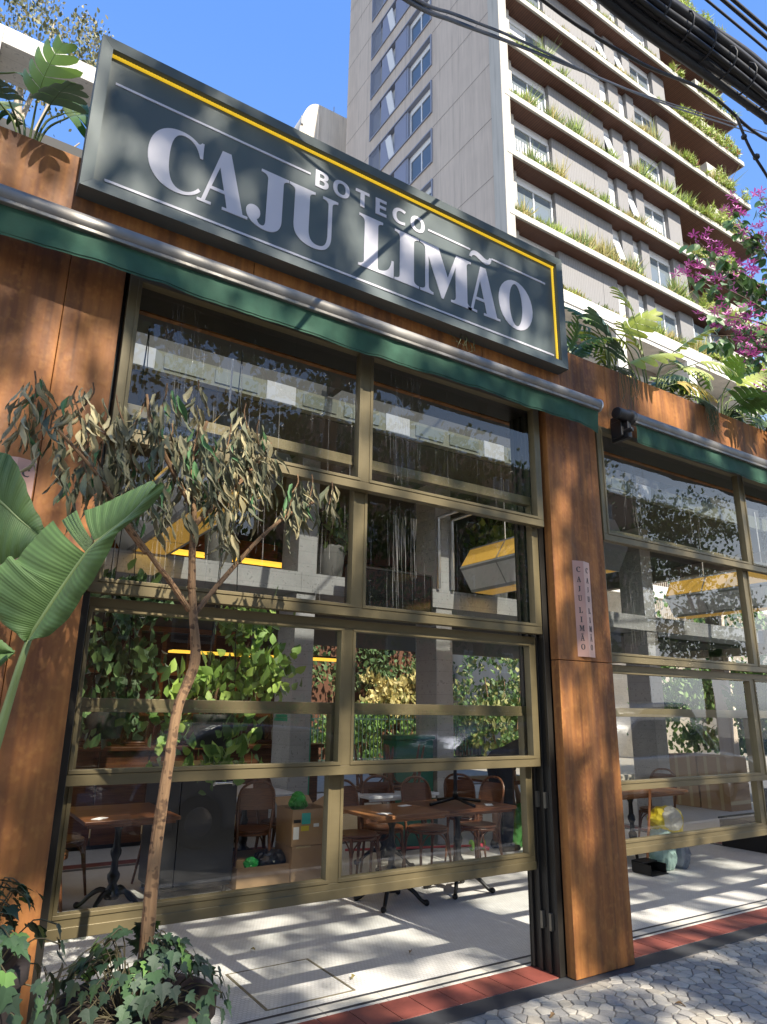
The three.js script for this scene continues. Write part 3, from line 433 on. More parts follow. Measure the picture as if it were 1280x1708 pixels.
table('cafe_table', 'wooden table with a black stand on its top, near the middle pillar', .78, -2.12, .85, .72, wood);
table('cafe_table', 'pale topped table between the black cabinet and the carton stack', -.56, -4.1, .74, 1.1, paleTop);
table('cafe_table', 'pale topped table behind the reddish table, under stacked chairs', .75, -3.35, .9, .8, paleTop);
table('cafe_table', 'orange lit wooden table left in the right bay, behind the yellow bag', 3.45, -2.25, 1.15, .75, lightWood);
table('cafe_table', 'dark wooden table in the back, right of the green cabinet', 2.2, -4.9, .9, .8, wood);
table('cafe_table', 'wooden table beside the standing person', 3.0, -3.95, .9, .75, wood);

const chair0 = (() => {
  const t = new THREE.Group(); t.name = 'bentwood_chair'; counts.bentwood_chair = -1; tag(t, null, 'chair'); const w = wood;
  part('seat', mg([lathe([[0, .445], [.17, .445], [.2, .452], [.205, .462], [.195, .47], [.16, .466], [0, .462]], 20)]), w, t);
  part('seat_ring', lathe([[.185, .42], [.202, .42], [.202, .446], [.185, .446]], 20), w, t);
  for (const [sx, sz] of [[-1, 1], [1, 1]]) part('leg', tube([[sx * .15, .44, sz * .13], [sx * .165, .25, sz * .15], [sx * .185, .0, sz * .19]], [.017, .015, .011], 8, 7), w, t);
  for (const s of [-1, 1]) part('leg', tube([[s * .175, .0, -.22], [s * .16, .25, -.175], [s * .155, .45, -.165], [s * .17, .68, -.21], [s * .155, .84, -.25], [s * .08, .905, -.27], [0, .915, -.275]], [.011, .015, .015, .014, .013, .013, .013], 18, 7), w, t);
  part('back_panel', grid(10, 3, (u, v) => { const x = lerp(-.16, .16, u); return [x, lerp(.66, .86, v), -.205 - .05 * v - .02 * (1 - (2 * u - 1) ** 2)]; }), w, t);
  for (const [ax, az, bx2, bz] of [[-.16, .14, .16, .14], [-.16, -.17, -.16, .14], [.16, -.17, .16, .14]]) part('arch_brace', tube([[ax, .22, az], [ax + (bx2 - ax) * .12, .36, az + (bz - az) * .12], [(ax + bx2) / 2, .43, (az + bz) / 2], [bx2 - (bx2 - ax) * .12, .36, bz - (bz - az) * .12], [bx2, .22, bz]], .008, 12, 6), w, t);
  return t;
})();
function chair(label, x, z, ry, flip) { const c = chair0.clone(); c.name = numbered('bentwood_chair'); scene.add(c); c.userData = { label, category: 'chair' }; if (flip !== undefined) { c.rotation.set(Math.PI, ry, 0); c.position.set(x, flip + .472, z); } else { c.position.set(x, 0, z); c.rotation.y = ry; } return c; }
chair('bentwood chair behind the reddish table, its back just above the tabletop', .02, -2.72, 0.1);
chair('bentwood chair behind the table with the black stand', .85, -2.7, -.1); chair('bentwood chair right of the table with the black stand', 1.42, -2.6, -1.5);
chair('bentwood chair behind the pale table beside the cartons', -.45, -4.9, .1); chair('bentwood chair in front of the pale table, beside the open carton', -.75, -3.45, 2.9);
chair('bentwood chair by the left table, in shade', -2.45, -3.7, .5); chair('bentwood chair right of the left table', -1.5, -3.75, -1.2);
chair('bentwood chair behind the right end of the reddish table', .48, -2.95, -.3); chair('bentwood chair between the cartons and the reddish table, further back', -.3, -3.75, .6); chair('bentwood chair far behind the table with the black stand', 1.75, -3.2, 2.2); chair('bentwood chair at the far left end of the left table', -2.68, -3.1, 1.5); chair('bentwood chair right of the orange lit table', 4.25, -2.5, -1.4);
chair('bentwood chair left of the orange lit table', 2.7, -2.6, 1.2); chair('bentwood chair behind the orange lit table', 3.6, -2.9, 0);
// upturned chairs on the pale table and on the bar at the back
chair('upturned bentwood chair on the pale table, legs in the air, left one', .6, -3.35, .4, .75); chair('upturned bentwood chair on the pale table, legs in the air, right one', 1.02, -3.4, -1.1, .75);
{
  const t = thing('bar_counter', 'long dark wooden bar counter at the back of the room', 'counter'); part('counter_top', box(-3.6, 1.2, 1.08, 1.13, -6.3, -5.6, .01), wood, t); for (let k = 0; k < 8; k++) part('counter_panel', box(-3.55 + k * .59, -2.98 + k * .59, .05, 1.079, -5.72, -5.68, .006), wood, t); part('plinth', box(-3.55, 1.15, .003, .05, -6.2, -5.72), black, t);
  const px = [['leftmost', -3.2], ['second', -2.55], ['third', -1.9], ['fourth', -1.3], ['fifth', -.6], ['rightmost', .55]];
  for (const [w, x] of px) chair(`upturned bentwood chair on the bar counter, ${w} of the row`, x, -5.95, x * 2, 1.13);
}
{ const t = thing('table_stand', 'black cast iron stand lying on the wooden table near the middle pillar', 'stand', [.74, .752, -2.1]); part('foot_cross', mg([tube([[-.3, .01, 0], [-.15, .03, 0], [0, .05, 0], [.15, .03, 0], [.3, .01, 0]], .014, 14, 8), tube([[0, .01, -.28], [0, .03, -.14], [0, .05, 0], [0, .03, .14], [0, .01, .28]], .014, 14, 8)]), blackIron, t); part('post', lathe([[0, .05], [.035, .05], [.02, .1], [.016, .3], [.03, .32], [0, .33]], 12), blackIron, t); }
{
  const bg = lathe([[0, 0], [.036, 0], [.038, .01], [.038, .17], [.03, .2], [.014, .23], [.013, .29], [.015, .292], [.015, .30], [0, .30]], 12), cols = [[.02, .06, .02], [.12, .05, .01], [.25, .22, .15], [.02, .02, .02]].map((c) => M({ c, roughness: .12 })), cap = M({ c: [.4, .3, .1], roughness: .4 });
  [.95, 1.06, .84, .73, 1.13, .62, .51, .4, .18, .06, -.08, -.95].forEach((x, i) => { const t = thing('bottle', `${['green', 'amber', 'clear', 'black'][i % 4]} glass bottle on the bar counter at the back, ${['third', 'second', 'fourth', 'fifth', 'first', 'sixth', 'seventh', 'eighth', 'ninth', 'tenth', 'eleventh', 'leftmost'][i]} ${i === 11 ? 'of all the bottles' : 'counted from the right end'}`, 'bottle', [x, 1.131, -5.82 - .14 * (i % 3)], 0, 'bottles on the bar counter'); part('bottle_body', bg, cols[i % 4], t); part('cap', cyl([0, .30, 0], [0, .312, 0], .014, 8), cap, t); });
  for (const [x, z, l] of [[-.22, -1.86, 'white paper slip at the near left corner of the reddish table'], [.22, -2.2, 'white paper slip in the middle of the reddish table'], [-2.36, -2.66, 'white paper slip at the near left corner of the left table'], [.98, -1.9, 'white paper slip near the black stand']]) { const t = thing('paper_slip', l, 'paper', [x, .752, z], x); part('sheet', box(-.06, .06, 0, .004, -.035, .035), white, t); }
}
// ---------- indoors: cabinet, cartons, green cabinet, television ----------
{
  const t = thing('black_cabinet', 'black metal cabinet with a steel handle behind the lowest sash', 'cabinet', [-1.39, 0, -3.1]); const bm = M({ c: [.030, .031, .034], roughness: .38, metalness: .3 });
  part('cabinet_body', box(-.34, .33, .06, 1.06, -.62, -.03, .006), bm, t); part('cabinet_door', box(-.20, .33, .09, 1.03, -.029, 0, .006), bm, t); part('cabinet_side_panel', box(-.34, -.205, .09, 1.03, -.029, 0, .006), bm, t); part('cabinet_top', box(-.345, .335, 1.061, 1.09, -.625, .005, .004), M({ c: [.30, .31, .32], roughness: .3, metalness: .7 }), t);
  part('handle', mg([cyl([.09, .93, .03], [.27, .93, .03], .011, 8), box(.075, .10, .91, .95, 0, .04, .004), box(.26, .285, .91, .95, 0, .04, .004)]), M({ c: [.7, .7, .7], roughness: .2, metalness: 1 }), t);
  for (const [x, z] of [[-.3, -.07], [.29, -.07], [-.3, -.57], [.29, -.57]]) part('foot', cyl([x, .002, z], [x, .059, z], .02), black, t);
}
function carton(label, x, z, w, h, d, y, ry, open, extra) {
  const t = thing('carton', label, 'box', [x, y, z], ry), k = .006;
  if (open) { part('carton_wall', mg([box(-w / 2, w / 2, 0, h, d / 2 - k, d / 2), box(-w / 2, w / 2, 0, h, -d / 2, -d / 2 + k), box(-w / 2, -w / 2 + k, 0, h, -d / 2 + k, d / 2 - k), box(w / 2 - k, w / 2, 0, h, -d / 2 + k, d / 2 - k), box(-w / 2 + k, w / 2 - k, 0, k, -d / 2 + k, d / 2 - k)]), cardboard, t);
    const fl = (x0, x1, ang, side) => { const g = box(x0, x1, 0, .13, -.002, .002); g.rotateX(ang); g.translate(0, h, side * (d / 2 - .003)); return g; }; part('carton_flap', fl(-w / 2, w / 2, -1.0, -1), cardboard, t); if (open > 1) { const g = box(-d / 2, d / 2, 0, .15, -.002, .002); g.rotateY(Math.PI / 2); g.rotateZ(-1.1); g.translate(w / 2 - .003, h, 0); part('carton_flap', g, cardboard, t); } }
  else part('carton_body', box(-w / 2, w / 2, 0, h, -d / 2, d / 2, .004), cardboard, t);
  (extra || []).forEach(([n, g, m]) => part(n, g, m, t)); return t;
}
const tape = M({ c: [.47, .36, .19], roughness: .35 });
carton('brown carton at the foot of the stack beside the low open box', -.295, -3.24, .40, .33, .36, 0, .04, 0, [['tape', box(-.16, .0, .315, .3315, .1805, .182), tape]]);
carton('open carton with coloured labels on top of the stack, green wrap inside', -.295, -3.24, .40, .325, .36, .334, .0, 2, [['label', box(-.1, -.005, .19, .29, .1802, .1815), M({ c: [.05, .42, .36], roughness: .6 })], ['label', box(-.105, -.02, .13, .175, .1802, .1812), M({ c: [.62, .50, .05], roughness: .6 })], ['label', box(-.185, -.125, .06, .17, .1802, .1812), white], ['label', box(.03, .09, .16, .19, .1802, .1812), white], ['print', box(-.185, -.11, .205, .235, .1802, .1810), black]]);
carton('low open carton holding black bags, beside the black cabinet', -.735, -3.24, .56, .19, .30, 0, .0, 1);
{
  const crumple = (name, label, cat, c, x, y, z, sx, sy, sz, seed, o = {}) => { const g = new THREE.IcosahedronGeometry(1, 5), p = g.attributes.position; for (let i = 0; i < p.count; i++) { const q = new THREE.Vector3().fromBufferAttribute(p, i), n = fbm((q.x + 1) / 2, (q.y * .7 + q.z * .3 + 1) / 2, 5, 5, 3, seed) - .5, n2 = Math.abs(fbm((q.z + 1) / 2, (q.y + q.x * .5 + 1.5) / 3, 9, 9, 2, seed + 3) - .5); q.multiplyScalar(1 + .5 * n + .35 * n2); q.y = Math.max(q.y, -.85); p.setXYZ(i, q.x * sx, q.y * sy, q.z * sz); } g.computeVertexNormals(); const t = thing(name, label, cat, [x, y, z]); part('bag_body', clean(g), M({ c, roughness: .3, side: THREE.DoubleSide, ...o }), t); return t; };
  const pl = { transmission: .35, thickness: 0 };
  crumple('plastic_bag', 'black plastic bag in the low open carton', 'bag', [.014, .014, .016], -.62, .17, -3.26, .17, .12, .12, 3); crumple('plastic_bag', 'green packet in the low open carton', 'bag', [.03, .40, .07], -.84, .19, -3.2, .07, .06, .05, 5);
  crumple('plastic_bag', 'green plastic wrap sticking out of the labelled carton', 'bag', [.04, .42, .05], -.37, .71, -3.2, .09, .09, .07, 7, pl);
  crumple('plastic_bag', 'yellow plastic bag on top of the pale sacks in the right bay', 'bag', [.85, .66, .03], 3.42, .47, -1.78, .20, .15, .17, 9, { transmission: .15, thickness: 0 }); crumple('plastic_bag', 'clear crumpled plastic in the middle of the yellow bag', 'bag', [.8, .78, .7], 3.37, .50, -1.66, .11, .12, .1, 10, pl);
  crumple('plastic_sack', 'pale green plastic sack below the yellow bag', 'bag', [.42, .60, .55], 3.29, .19, -1.76, .13, .22, .14, 11, pl); crumple('plastic_sack', 'grey and blue plastic sack right of the pale green sack', 'bag', [.20, .23, .28], 3.51, .17, -1.72, .10, .20, .12, 13);
  const gs = crumple('patterned_sack', 'green patterned sack standing behind the sash near the middle pillar', 'bag', [.07, .22, .06], 2.85, .21, -3.5, .19, .26, .16, 15);
  for (let k = 0; k < 5; k++) part('leaf_print', tube([[-.1 + k * .05, -.16, .165], [-.06 + k * .03, 0, .185], [-.02 + k * .02, .13, .15]], .007, 8, 5), M({ c: [.35, .38, .10], roughness: .5 }), gs);
}
{
  const t = thing('green_cabinet', 'tall narrow mint green cabinet with a flared lid beside the first grey column', 'cabinet', [.06, 0, -4.12]), g = M({ c: [.045, .33, .20], roughness: .35 });
  part('cabinet_body', box(-.16, .16, .02, 1.46, -.3, 0, .01), g, t); part('lid', mg([box(-.18, .18, 1.461, 1.50, -.32, .02, .01), box(-.17, .17, 1.50, 1.54, -.31, .01, .012)]), g, t); part('handle', tube([[.09, .9, .002], [.05, 1.0, .05], [.08, 1.15, .05], [.1, 1.2, .002]], .012, 12, 8), black, t); part('skirting', box(-.15, .15, .002, .02, -.29, -.01), black, t);
  const c2 = thing('green_cabinet', 'second green cabinet in the shade behind the wooden tables', 'cabinet', [1.55, 0, -3.9]), dg = M({ c: [.02, .13, .085], roughness: .4 }); part('cabinet_body', box(-.28, .28, .02, 1.25, -.3, 0, .01), dg, c2); part('lid', box(-.3, .3, 1.251, 1.30, -.32, .02, .01), dg, c2); part('skirting', box(-.26, .26, .002, .02, -.29, -.01), black, c2);
  const tv = thing('television', 'flat black television hanging under the upper floor edge near the mullion', 'television', [1.05, 2.98, -3.72]); part('screen', box(-.62, .62, -.3, .3, -.02, .0, .004), M({ c: [.01, .01, .012], roughness: .12 }), tv); part('frame', mg([box(-.64, .64, .301, .325, -.04, .008), box(-.64, .64, -.325, -.301, -.04, .008), box(-.645, -.621, -.3, .3, -.04, .008), box(.621, .645, -.3, .3, -.04, .008)]), black, tv); part('bracket', box(-.06, .06, -.1, .1, -.27, -.041), blackIron, tv);
}
// tape-striped cartons by the right wall, bin, dustpan, mop
{
  const z = [-5.2, -4.62, -4.02];
  for (let k = 0; k < 2; k++) for (let j = 0; j < 2; j++) { const zc = (z[k] + z[k + 1]) / 2, d = .56; carton(`large taped carton by the right wall, ${j ? 'upper' : 'lower'} ${k ? 'nearer' : 'farther'} one`, 8.62, zc, .62, .44, d, j * .445, 0, 0, [['tape', box(-.312, -.3105, 0.01, .43, -.15, -.09), tape], ['tape', box(-.312, -.3105, .01, .43, .1, .16), tape], ['tape', box(-.30, .30, .4405, .4415, -.03, .03), tape], ['tape', box(-.31, .31, .1, .16, .2802, .2812), tape]]); }
  const b = thing('black_crate', 'black plastic crate on the floor at the right edge', 'crate', [5.55, 0, -1.95]); part('crate_body', mg([box(-.4, .4, 0.003, .32, .27, .3, .01), box(-.4, .4, 0.003, .32, -.3, -.27, .01), box(-.4, -.37, .003, .32, -.27, .27), box(.37, .4, .003, .32, -.27, .27), box(-.37, .37, .003, .03, -.27, .27)]), black, b); part('crate_rim', box(-.41, .41, .321, .345, -.31, .31, .006), black, b);
  const d = thing('dustpan', 'black dustpan with upright orange handle beside the yellow bag', 'dustpan', [3.0, 0, -1.72]); part('pan', mg([box(-.13, .13, .003, .012, -.1, .14), box(-.13, -.118, .012, .10, -.1, .12), box(.118, .13, .012, .10, -.1, .12), box(-.13, .13, .012, .12, -.112, -.1), box(-.118, .118, .10, .115, -.1, .02)]), black, d); part('handle', cyl([.12, .1, -.1], [.25, .80, -.09], .014, 8), M({ c: [.45, .17, .06], roughness: .4 }), d);
  const m = thing('mop', 'mop with red handle and pink and lime head lying on the floor', 'mop', [2.26, .0, -3.56]); part('handle', cyl([-.1, .05, 0], [-1.55, .04, -.55], .014, 8), M({ c: [.5, .06, .05], roughness: .4 }), m); part('mop_head', mg([...Array(26)].map((_, i) => { const a = (i / 26 - .5) * 1.6, r = .16 + .03 * hash(i, 1, 4); return tube([[-.1, .05, 0], [-.1 + r * .5 * Math.cos(a), .05 + .02 * hash(i, 2, 4), r * .5 * Math.sin(a) + .02], [-.1 + r * Math.cos(a), .02, r * Math.sin(a) + .03]], .013, 5, 5); })), M({ c: [.75, .10, .14], roughness: .8 }), m); part('mop_collar', mg([new THREE.TorusGeometry(.045, .02, 8, 14).rotateY(1.3).translate(-.12, .055, 0), new THREE.TorusGeometry(.05, .018, 8, 14).rotateY(1.1).translate(.05, .05, .02)]), M({ c: [.30, .65, .05], roughness: .6 }), m);
}
// ---------- the person indoors ----------
function fieldMesh(bones, cell, name, m, parent) { // smooth union of tapered capsules, meshed
  let lo = new THREE.Vector3(1e9, 1e9, 1e9), hi = lo.clone().negate(); for (const [a, b, ra, rb] of bones) for (const [p, r] of [[a, ra], [b, rb]]) { lo.min(V(p).subScalar(r + .05)); hi.max(V(p).addScalar(r + .05)); }
  const S = Math.max(hi.x - lo.x, hi.y - lo.y, hi.z - lo.z), n = Math.min(150, Math.ceil(S / cell)), mc = new MarchingCubes(n, m, false, false, 200000); mc.isolation = 0; const c = lo.clone().add(hi).multiplyScalar(.5), h = S / 2;
  const sm = .022;
  for (let k = 0; k < n; k++) for (let j = 0; j < n; j++) for (let i = 0; i < n; i++) {
    const x = c.x + ((i - n / 2) / (n / 2)) * h, y = c.y + ((j - n / 2) / (n / 2)) * h, z = c.z + ((k - n / 2) / (n / 2)) * h; let acc = 0;
    for (const [a, b, ra, rb] of bones) { const bx = b[0] - a[0], by = b[1] - a[1], bz = b[2] - a[2], t = clamp(((x - a[0]) * bx + (y - a[1]) * by + (z - a[2]) * bz) / (bx * bx + by * by + bz * bz + 1e-9)); const d = Math.hypot(x - a[0] - bx * t, y - a[1] - by * t, z - a[2] - bz * t) - lerp(ra, rb, t); acc += Math.exp(-d / sm); }
    mc.field[i + j * n + k * n * n] = acc > 1e-30 ? sm * Math.log(acc) : -1;
  }
  mc.update(); const g = new THREE.BufferGeometry(), cnt = mc.count; const p = mc.positionArray.slice(0, cnt * 3), q = mc.normalArray.slice(0, cnt * 3); for (let i = 0; i < p.length; i += 3) { p[i] = p[i] * h + c.x; p[i + 1] = p[i + 1] * h + c.y; p[i + 2] = p[i + 2] * h + c.z; }
  g.setAttribute('position', new THREE.BufferAttribute(p, 3)); g.setAttribute('normal', new THREE.BufferAttribute(q, 3)); return part(name, clean(g), m, parent);
}
{
  const t = thing('person', 'person in dark trousers and dark shoes bending forward behind the tables near the middle pillar', 'person', [2.5, 0, -3.42], Math.PI / 2);
  const skin = M({ c: [.33, .19, .12], roughness: .6 }), dark = M({ c: [.016, .017, .022], roughness: .85 }), shirt = M({ c: [.03, .03, .034], roughness: .9 });
  const hand = (s) => { const w = [s * .24, .84, .12], o = []; o.push([w, [s * .24, .77, .14], .026, .03]); for (let k = 0; k < 4; k++) { const zx = s * .24 + (k - 1.5) * .017, a = [zx, .765, .145]; const l = [.032, .038, .036, .028][k]; o.push([a, [zx, .765 - l, .155], .0095, .009], [[zx, .765 - l, .155], [zx - s * .008, .765 - l * 1.8, .148], .009, .008]); } o.push([[s * .215, .80, .145], [s * .19, .77, .17], .011, .010], [[s * .19, .77, .17], [s * .185, .745, .172], .010, .008]); return o; };
  const A = 1.25, bend = ([x, y, z]) => [x, 1 + (y - 1) * Math.cos(A) - z * Math.sin(A), z * Math.cos(A) + (y - 1) * Math.sin(A)], B = (l) => l.map(([a, b, ra, rb]) => [bend(a), bend(b), ra, rb]);
  const hang = (l) => { const s0 = [0, 1.43, 0], q = bend(s0), d = [q[0], q[1] - 1.43, q[2]]; return l.map(([a, b, ra, rb]) => [a.map((v, i) => v + d[i]), b.map((v, i) => v + d[i]), ra, rb]); };
  const arm = (s) => [[[s * .19, 1.43, 0], [s * .245, 1.13, .02], .05, .038], [[s * .245, 1.13, .02], [s * .24, .86, .11], .036, .026]];
  const body = fieldMesh([...B([[[0, 1.0, 0], [0, 1.35, 0], .12, .13], [[0, 1.40, 0], [0, 1.52, .01], .06, .052], [[0, 1.58, .03], [0, 1.66, .01], .078, .095], [[0, 1.55, .06], [0, 1.54, .085], .045, .03], [[0, 1.60, .11], [0, 1.58, .122], .012, .014], [[-.1, 1.6, .0], [-.1, 1.63, -.01], .014, .016], [[.1, 1.6, 0], [.1, 1.63, -.01], .014, .016]]), ...hang([...arm(1), ...arm(-1), ...hand(1), ...hand(-1)]), [[-.1, .5, 0], [-.1, .1, 0], .05, .04], [[.1, .5, 0], [.1, .1, 0], .05, .04]], .0125, 'body', skin, t);
  fieldMesh([[[-.09, .97, 0], [-.11, .5, .03], .105, .072], [[-.11, .5, .03], [-.12, .08, -.02], .07, .058], [[.09, .97, 0], [.11, .5, .05], .105, .072], [[.11, .5, .05], [.13, .08, .04], .07, .058], [[-.06, 1.0, 0], [.06, 1.0, 0], .12, .12]], .016, 'trousers', dark, body);
  fieldMesh([...B([[[-.06, 1.02, 0], [.06, 1.02, 0], .13, .13], [[0, 1.05, 0], [0, 1.36, 0], .14, .15], [[-.16, 1.42, 0], [.16, 1.42, 0], .072, .072]]), ...hang([[[.19, 1.43, 0], [.235, 1.2, .015], .066, .056], [[-.19, 1.43, 0], [-.235, 1.2, .015], .066, .056]])], .016, 'shirt', shirt, body);
  fieldMesh(B([[[0, 1.66, -.02], [0, 1.70, .0], .1, .085], [[0, 1.58, -.05], [0, 1.66, -.05], .07, .08]]), .014, 'hair', black, body);
  for (const [x, z] of [[-.12, -.02], [.13, .04]]) fieldMesh([[[x, .035, z - .06], [x, .03, z + .17], .036, .03], [[x, .07, z - .03], [x, .05, z + .06], .042, .036]], .01, 'shoe', black, body);
  for (const s of [-1, 1]) part('eye', new THREE.SphereGeometry(.011, 8, 6).translate(...bend([s * .034, 1.625, .098])), M({ c: [.1, .08, .07], roughness: .3 }), body);
}
// ---------- plants ----------
const up = new THREE.Vector3(0, 1, 0);
// place a leaf that grows from p along dir with its face towards n
function leafAt(m, p, dir, n, s) { const y = V(dir).clone().normalize(), x = new THREE.Vector3().crossVectors(y, V(n)).normalize(), z = new THREE.Vector3().crossVectors(x, y); m.matrixAutoUpdate = true; const M4 = new THREE.Matrix4().makeBasis(x, y, z); m.quaternion.setFromRotationMatrix(M4); m.position.copy(V(p)); m.scale.setScalar(s); return m; }
// narrow leaf of unit length along +y, curled
function lanceolate(seed, wid, curl, twist) { const r = rng(seed), a = r() * 2, b = r() * 2; return clean(grid(3, 9, (u, v) => { const w = wid * Math.sin(Math.PI * Math.pow(v, .75)) * (1 + .15 * Math.sin(v * 14 + a)), s = (u - .5) * 2, tw = twist * v, x = s * w, c = Math.abs(s) * w * 1.1 + .03 * Math.sin(v * 11 + b) * s; const bend = curl * v * v; return [x * Math.cos(tw) - c * Math.sin(tw) + .05 * Math.sin(v * 5 + a), v * (1 - .12 * curl * v), x * Math.sin(tw) + c * Math.cos(tw) - bend * .4]; })); }
// lobed ivy leaf, unit size, folded along its midrib
const ivyGeo = [0, 1, 2].map((k) => { const r = rng(60 + k), pts = [[0, 0], [.16, -.08], [.34, -.02], [.52, .16], [.34, .26], [.40, .46], [.20, .50], [.10, .74], [0, 1], [-.10, .74], [-.20, .50], [-.40, .46], [-.34, .26], [-.52, .16], [-.34, -.02], [-.16, -.08]].map(([x, y]) => [x * (.92 + .2 * r()), y * (.94 + .12 * r())]); const c = [0, .32], pos = [], uv = []; const Z = ([x, y]) => .16 * Math.abs(x) - .22 * y * y * .5 - .12 * x * x; const mid = (a, b) => [(a[0] + b[0]) / 2, (a[1] + b[1]) / 2]; for (let i = 0; i < pts.length; i++) { const a = pts[i], b = pts[(i + 1) % pts.length], ma = mid(c, a), mb = mid(c, b); for (const [p, q, s] of [[c, ma, mb], [ma, a, b], [ma, b, mb]]) for (const v of [p, q, s]) { pos.push(v[0], v[1], Z(v)); uv.push(v[0], v[1]); } } const g = new THREE.BufferGeometry(); g.setAttribute('position', new THREE.Float32BufferAttribute(pos, 3)); g.setAttribute('uv', new THREE.Float32BufferAttribute(uv, 2)); g.computeVertexNormals(); return g; });
const ivyM = [[.030, .066, .029], [.040, .088, .036], [.054, .115, .042], [.12, .24, .05], [.022, .048, .025]].map((c) => leafMat(c, .16, .6));
function ivyPot(label, potLabel, x, z, rim, rad, n, seed, spread, potColor) {
  const p = thing('plant_pot', potLabel, 'plant pot', [x, 0, z]); part('pot_body', lathe([[0, .002], [rad * .78, .002], [rad * .86, rim * .4], [rad, rim - .05], [rad + .015, rim - .045], [rad + .015, rim], [rad - .02, rim], [rad - .03, rim - .04], [0, rim - .045]], 24), M({ c: potColor, roughness: .8 }), p); part('soil', lathe([[0, rim - .03], [rad - .03, rim - .04]], 16), M({ c: [.05, .035, .025], roughness: 1 }), p);
  const t = thing('ivy', label, 'plant', [x, 0, z]), r = rng(seed), stems = [];
  for (let i = 0; i < n; i++) {
    const a = r() * Math.PI * 2, e = Math.sqrt(r()), out = e * rad * spread, hang = e > .75 ? r() * r() * rim * .8 : 0, hump = (.13 + .06 * Math.sin(a * 3 + seed)) * (1 - e * e) + .05 * r();
    const px = Math.cos(a) * out, pz = Math.sin(a) * out, py = rim + hump - hang + .01; const nrm = new THREE.Vector3(Math.cos(a) * (.2 + e), .9 - e * .45 + (r() - .5) * .5, Math.sin(a) * (.2 + e)).normalize(); nrm.x += (r() - .5) * .7; nrm.z += (r() - .5) * .7; nrm.normalize();
    const dir = new THREE.Vector3(Math.cos(a) * .8 + (r() - .5) * 1.3, -.5 - .5 * r(), Math.sin(a) * .8 + (r() - .5) * 1.3); dir.addScaledVector(nrm, -dir.dot(nrm)).normalize();
    const m = part('leaf', ivyGeo[i % 3], ivyM[r() < .07 ? 3 : r() < .22 ? 2 : Math.floor(r() * 2.99) === 2 ? 4 : Math.floor(r() * 2)], t); leafAt(m, [px, py, pz], dir, nrm, .040 + .030 * r());
    if (i % 3 === 0) stems.push(tube([[px * .3, rim - .03, pz * .3], [px * .7, py + .02, pz * .7], [px, py, pz]], .0022, 6, 4));
  }
  part('stems', mg(stems), M({ c: [.10, .085, .045], roughness: .8 }), t); return t;
}
ivyPot('dark green ivy covering the pot at the foot of the wilted tree', 'dark brown pot under the ivy at the foot of the wilted tree', -2.885, .62, .60, .27, 290, 5, 1.28, [.045, .03, .025]);
ivyPot('ivy in the corner pot at the lower left edge', 'tall dark pot at the lower left edge', -3.47, 1.0, .90, .15, 230, 8, 1.75, [.03, .022, .02]);
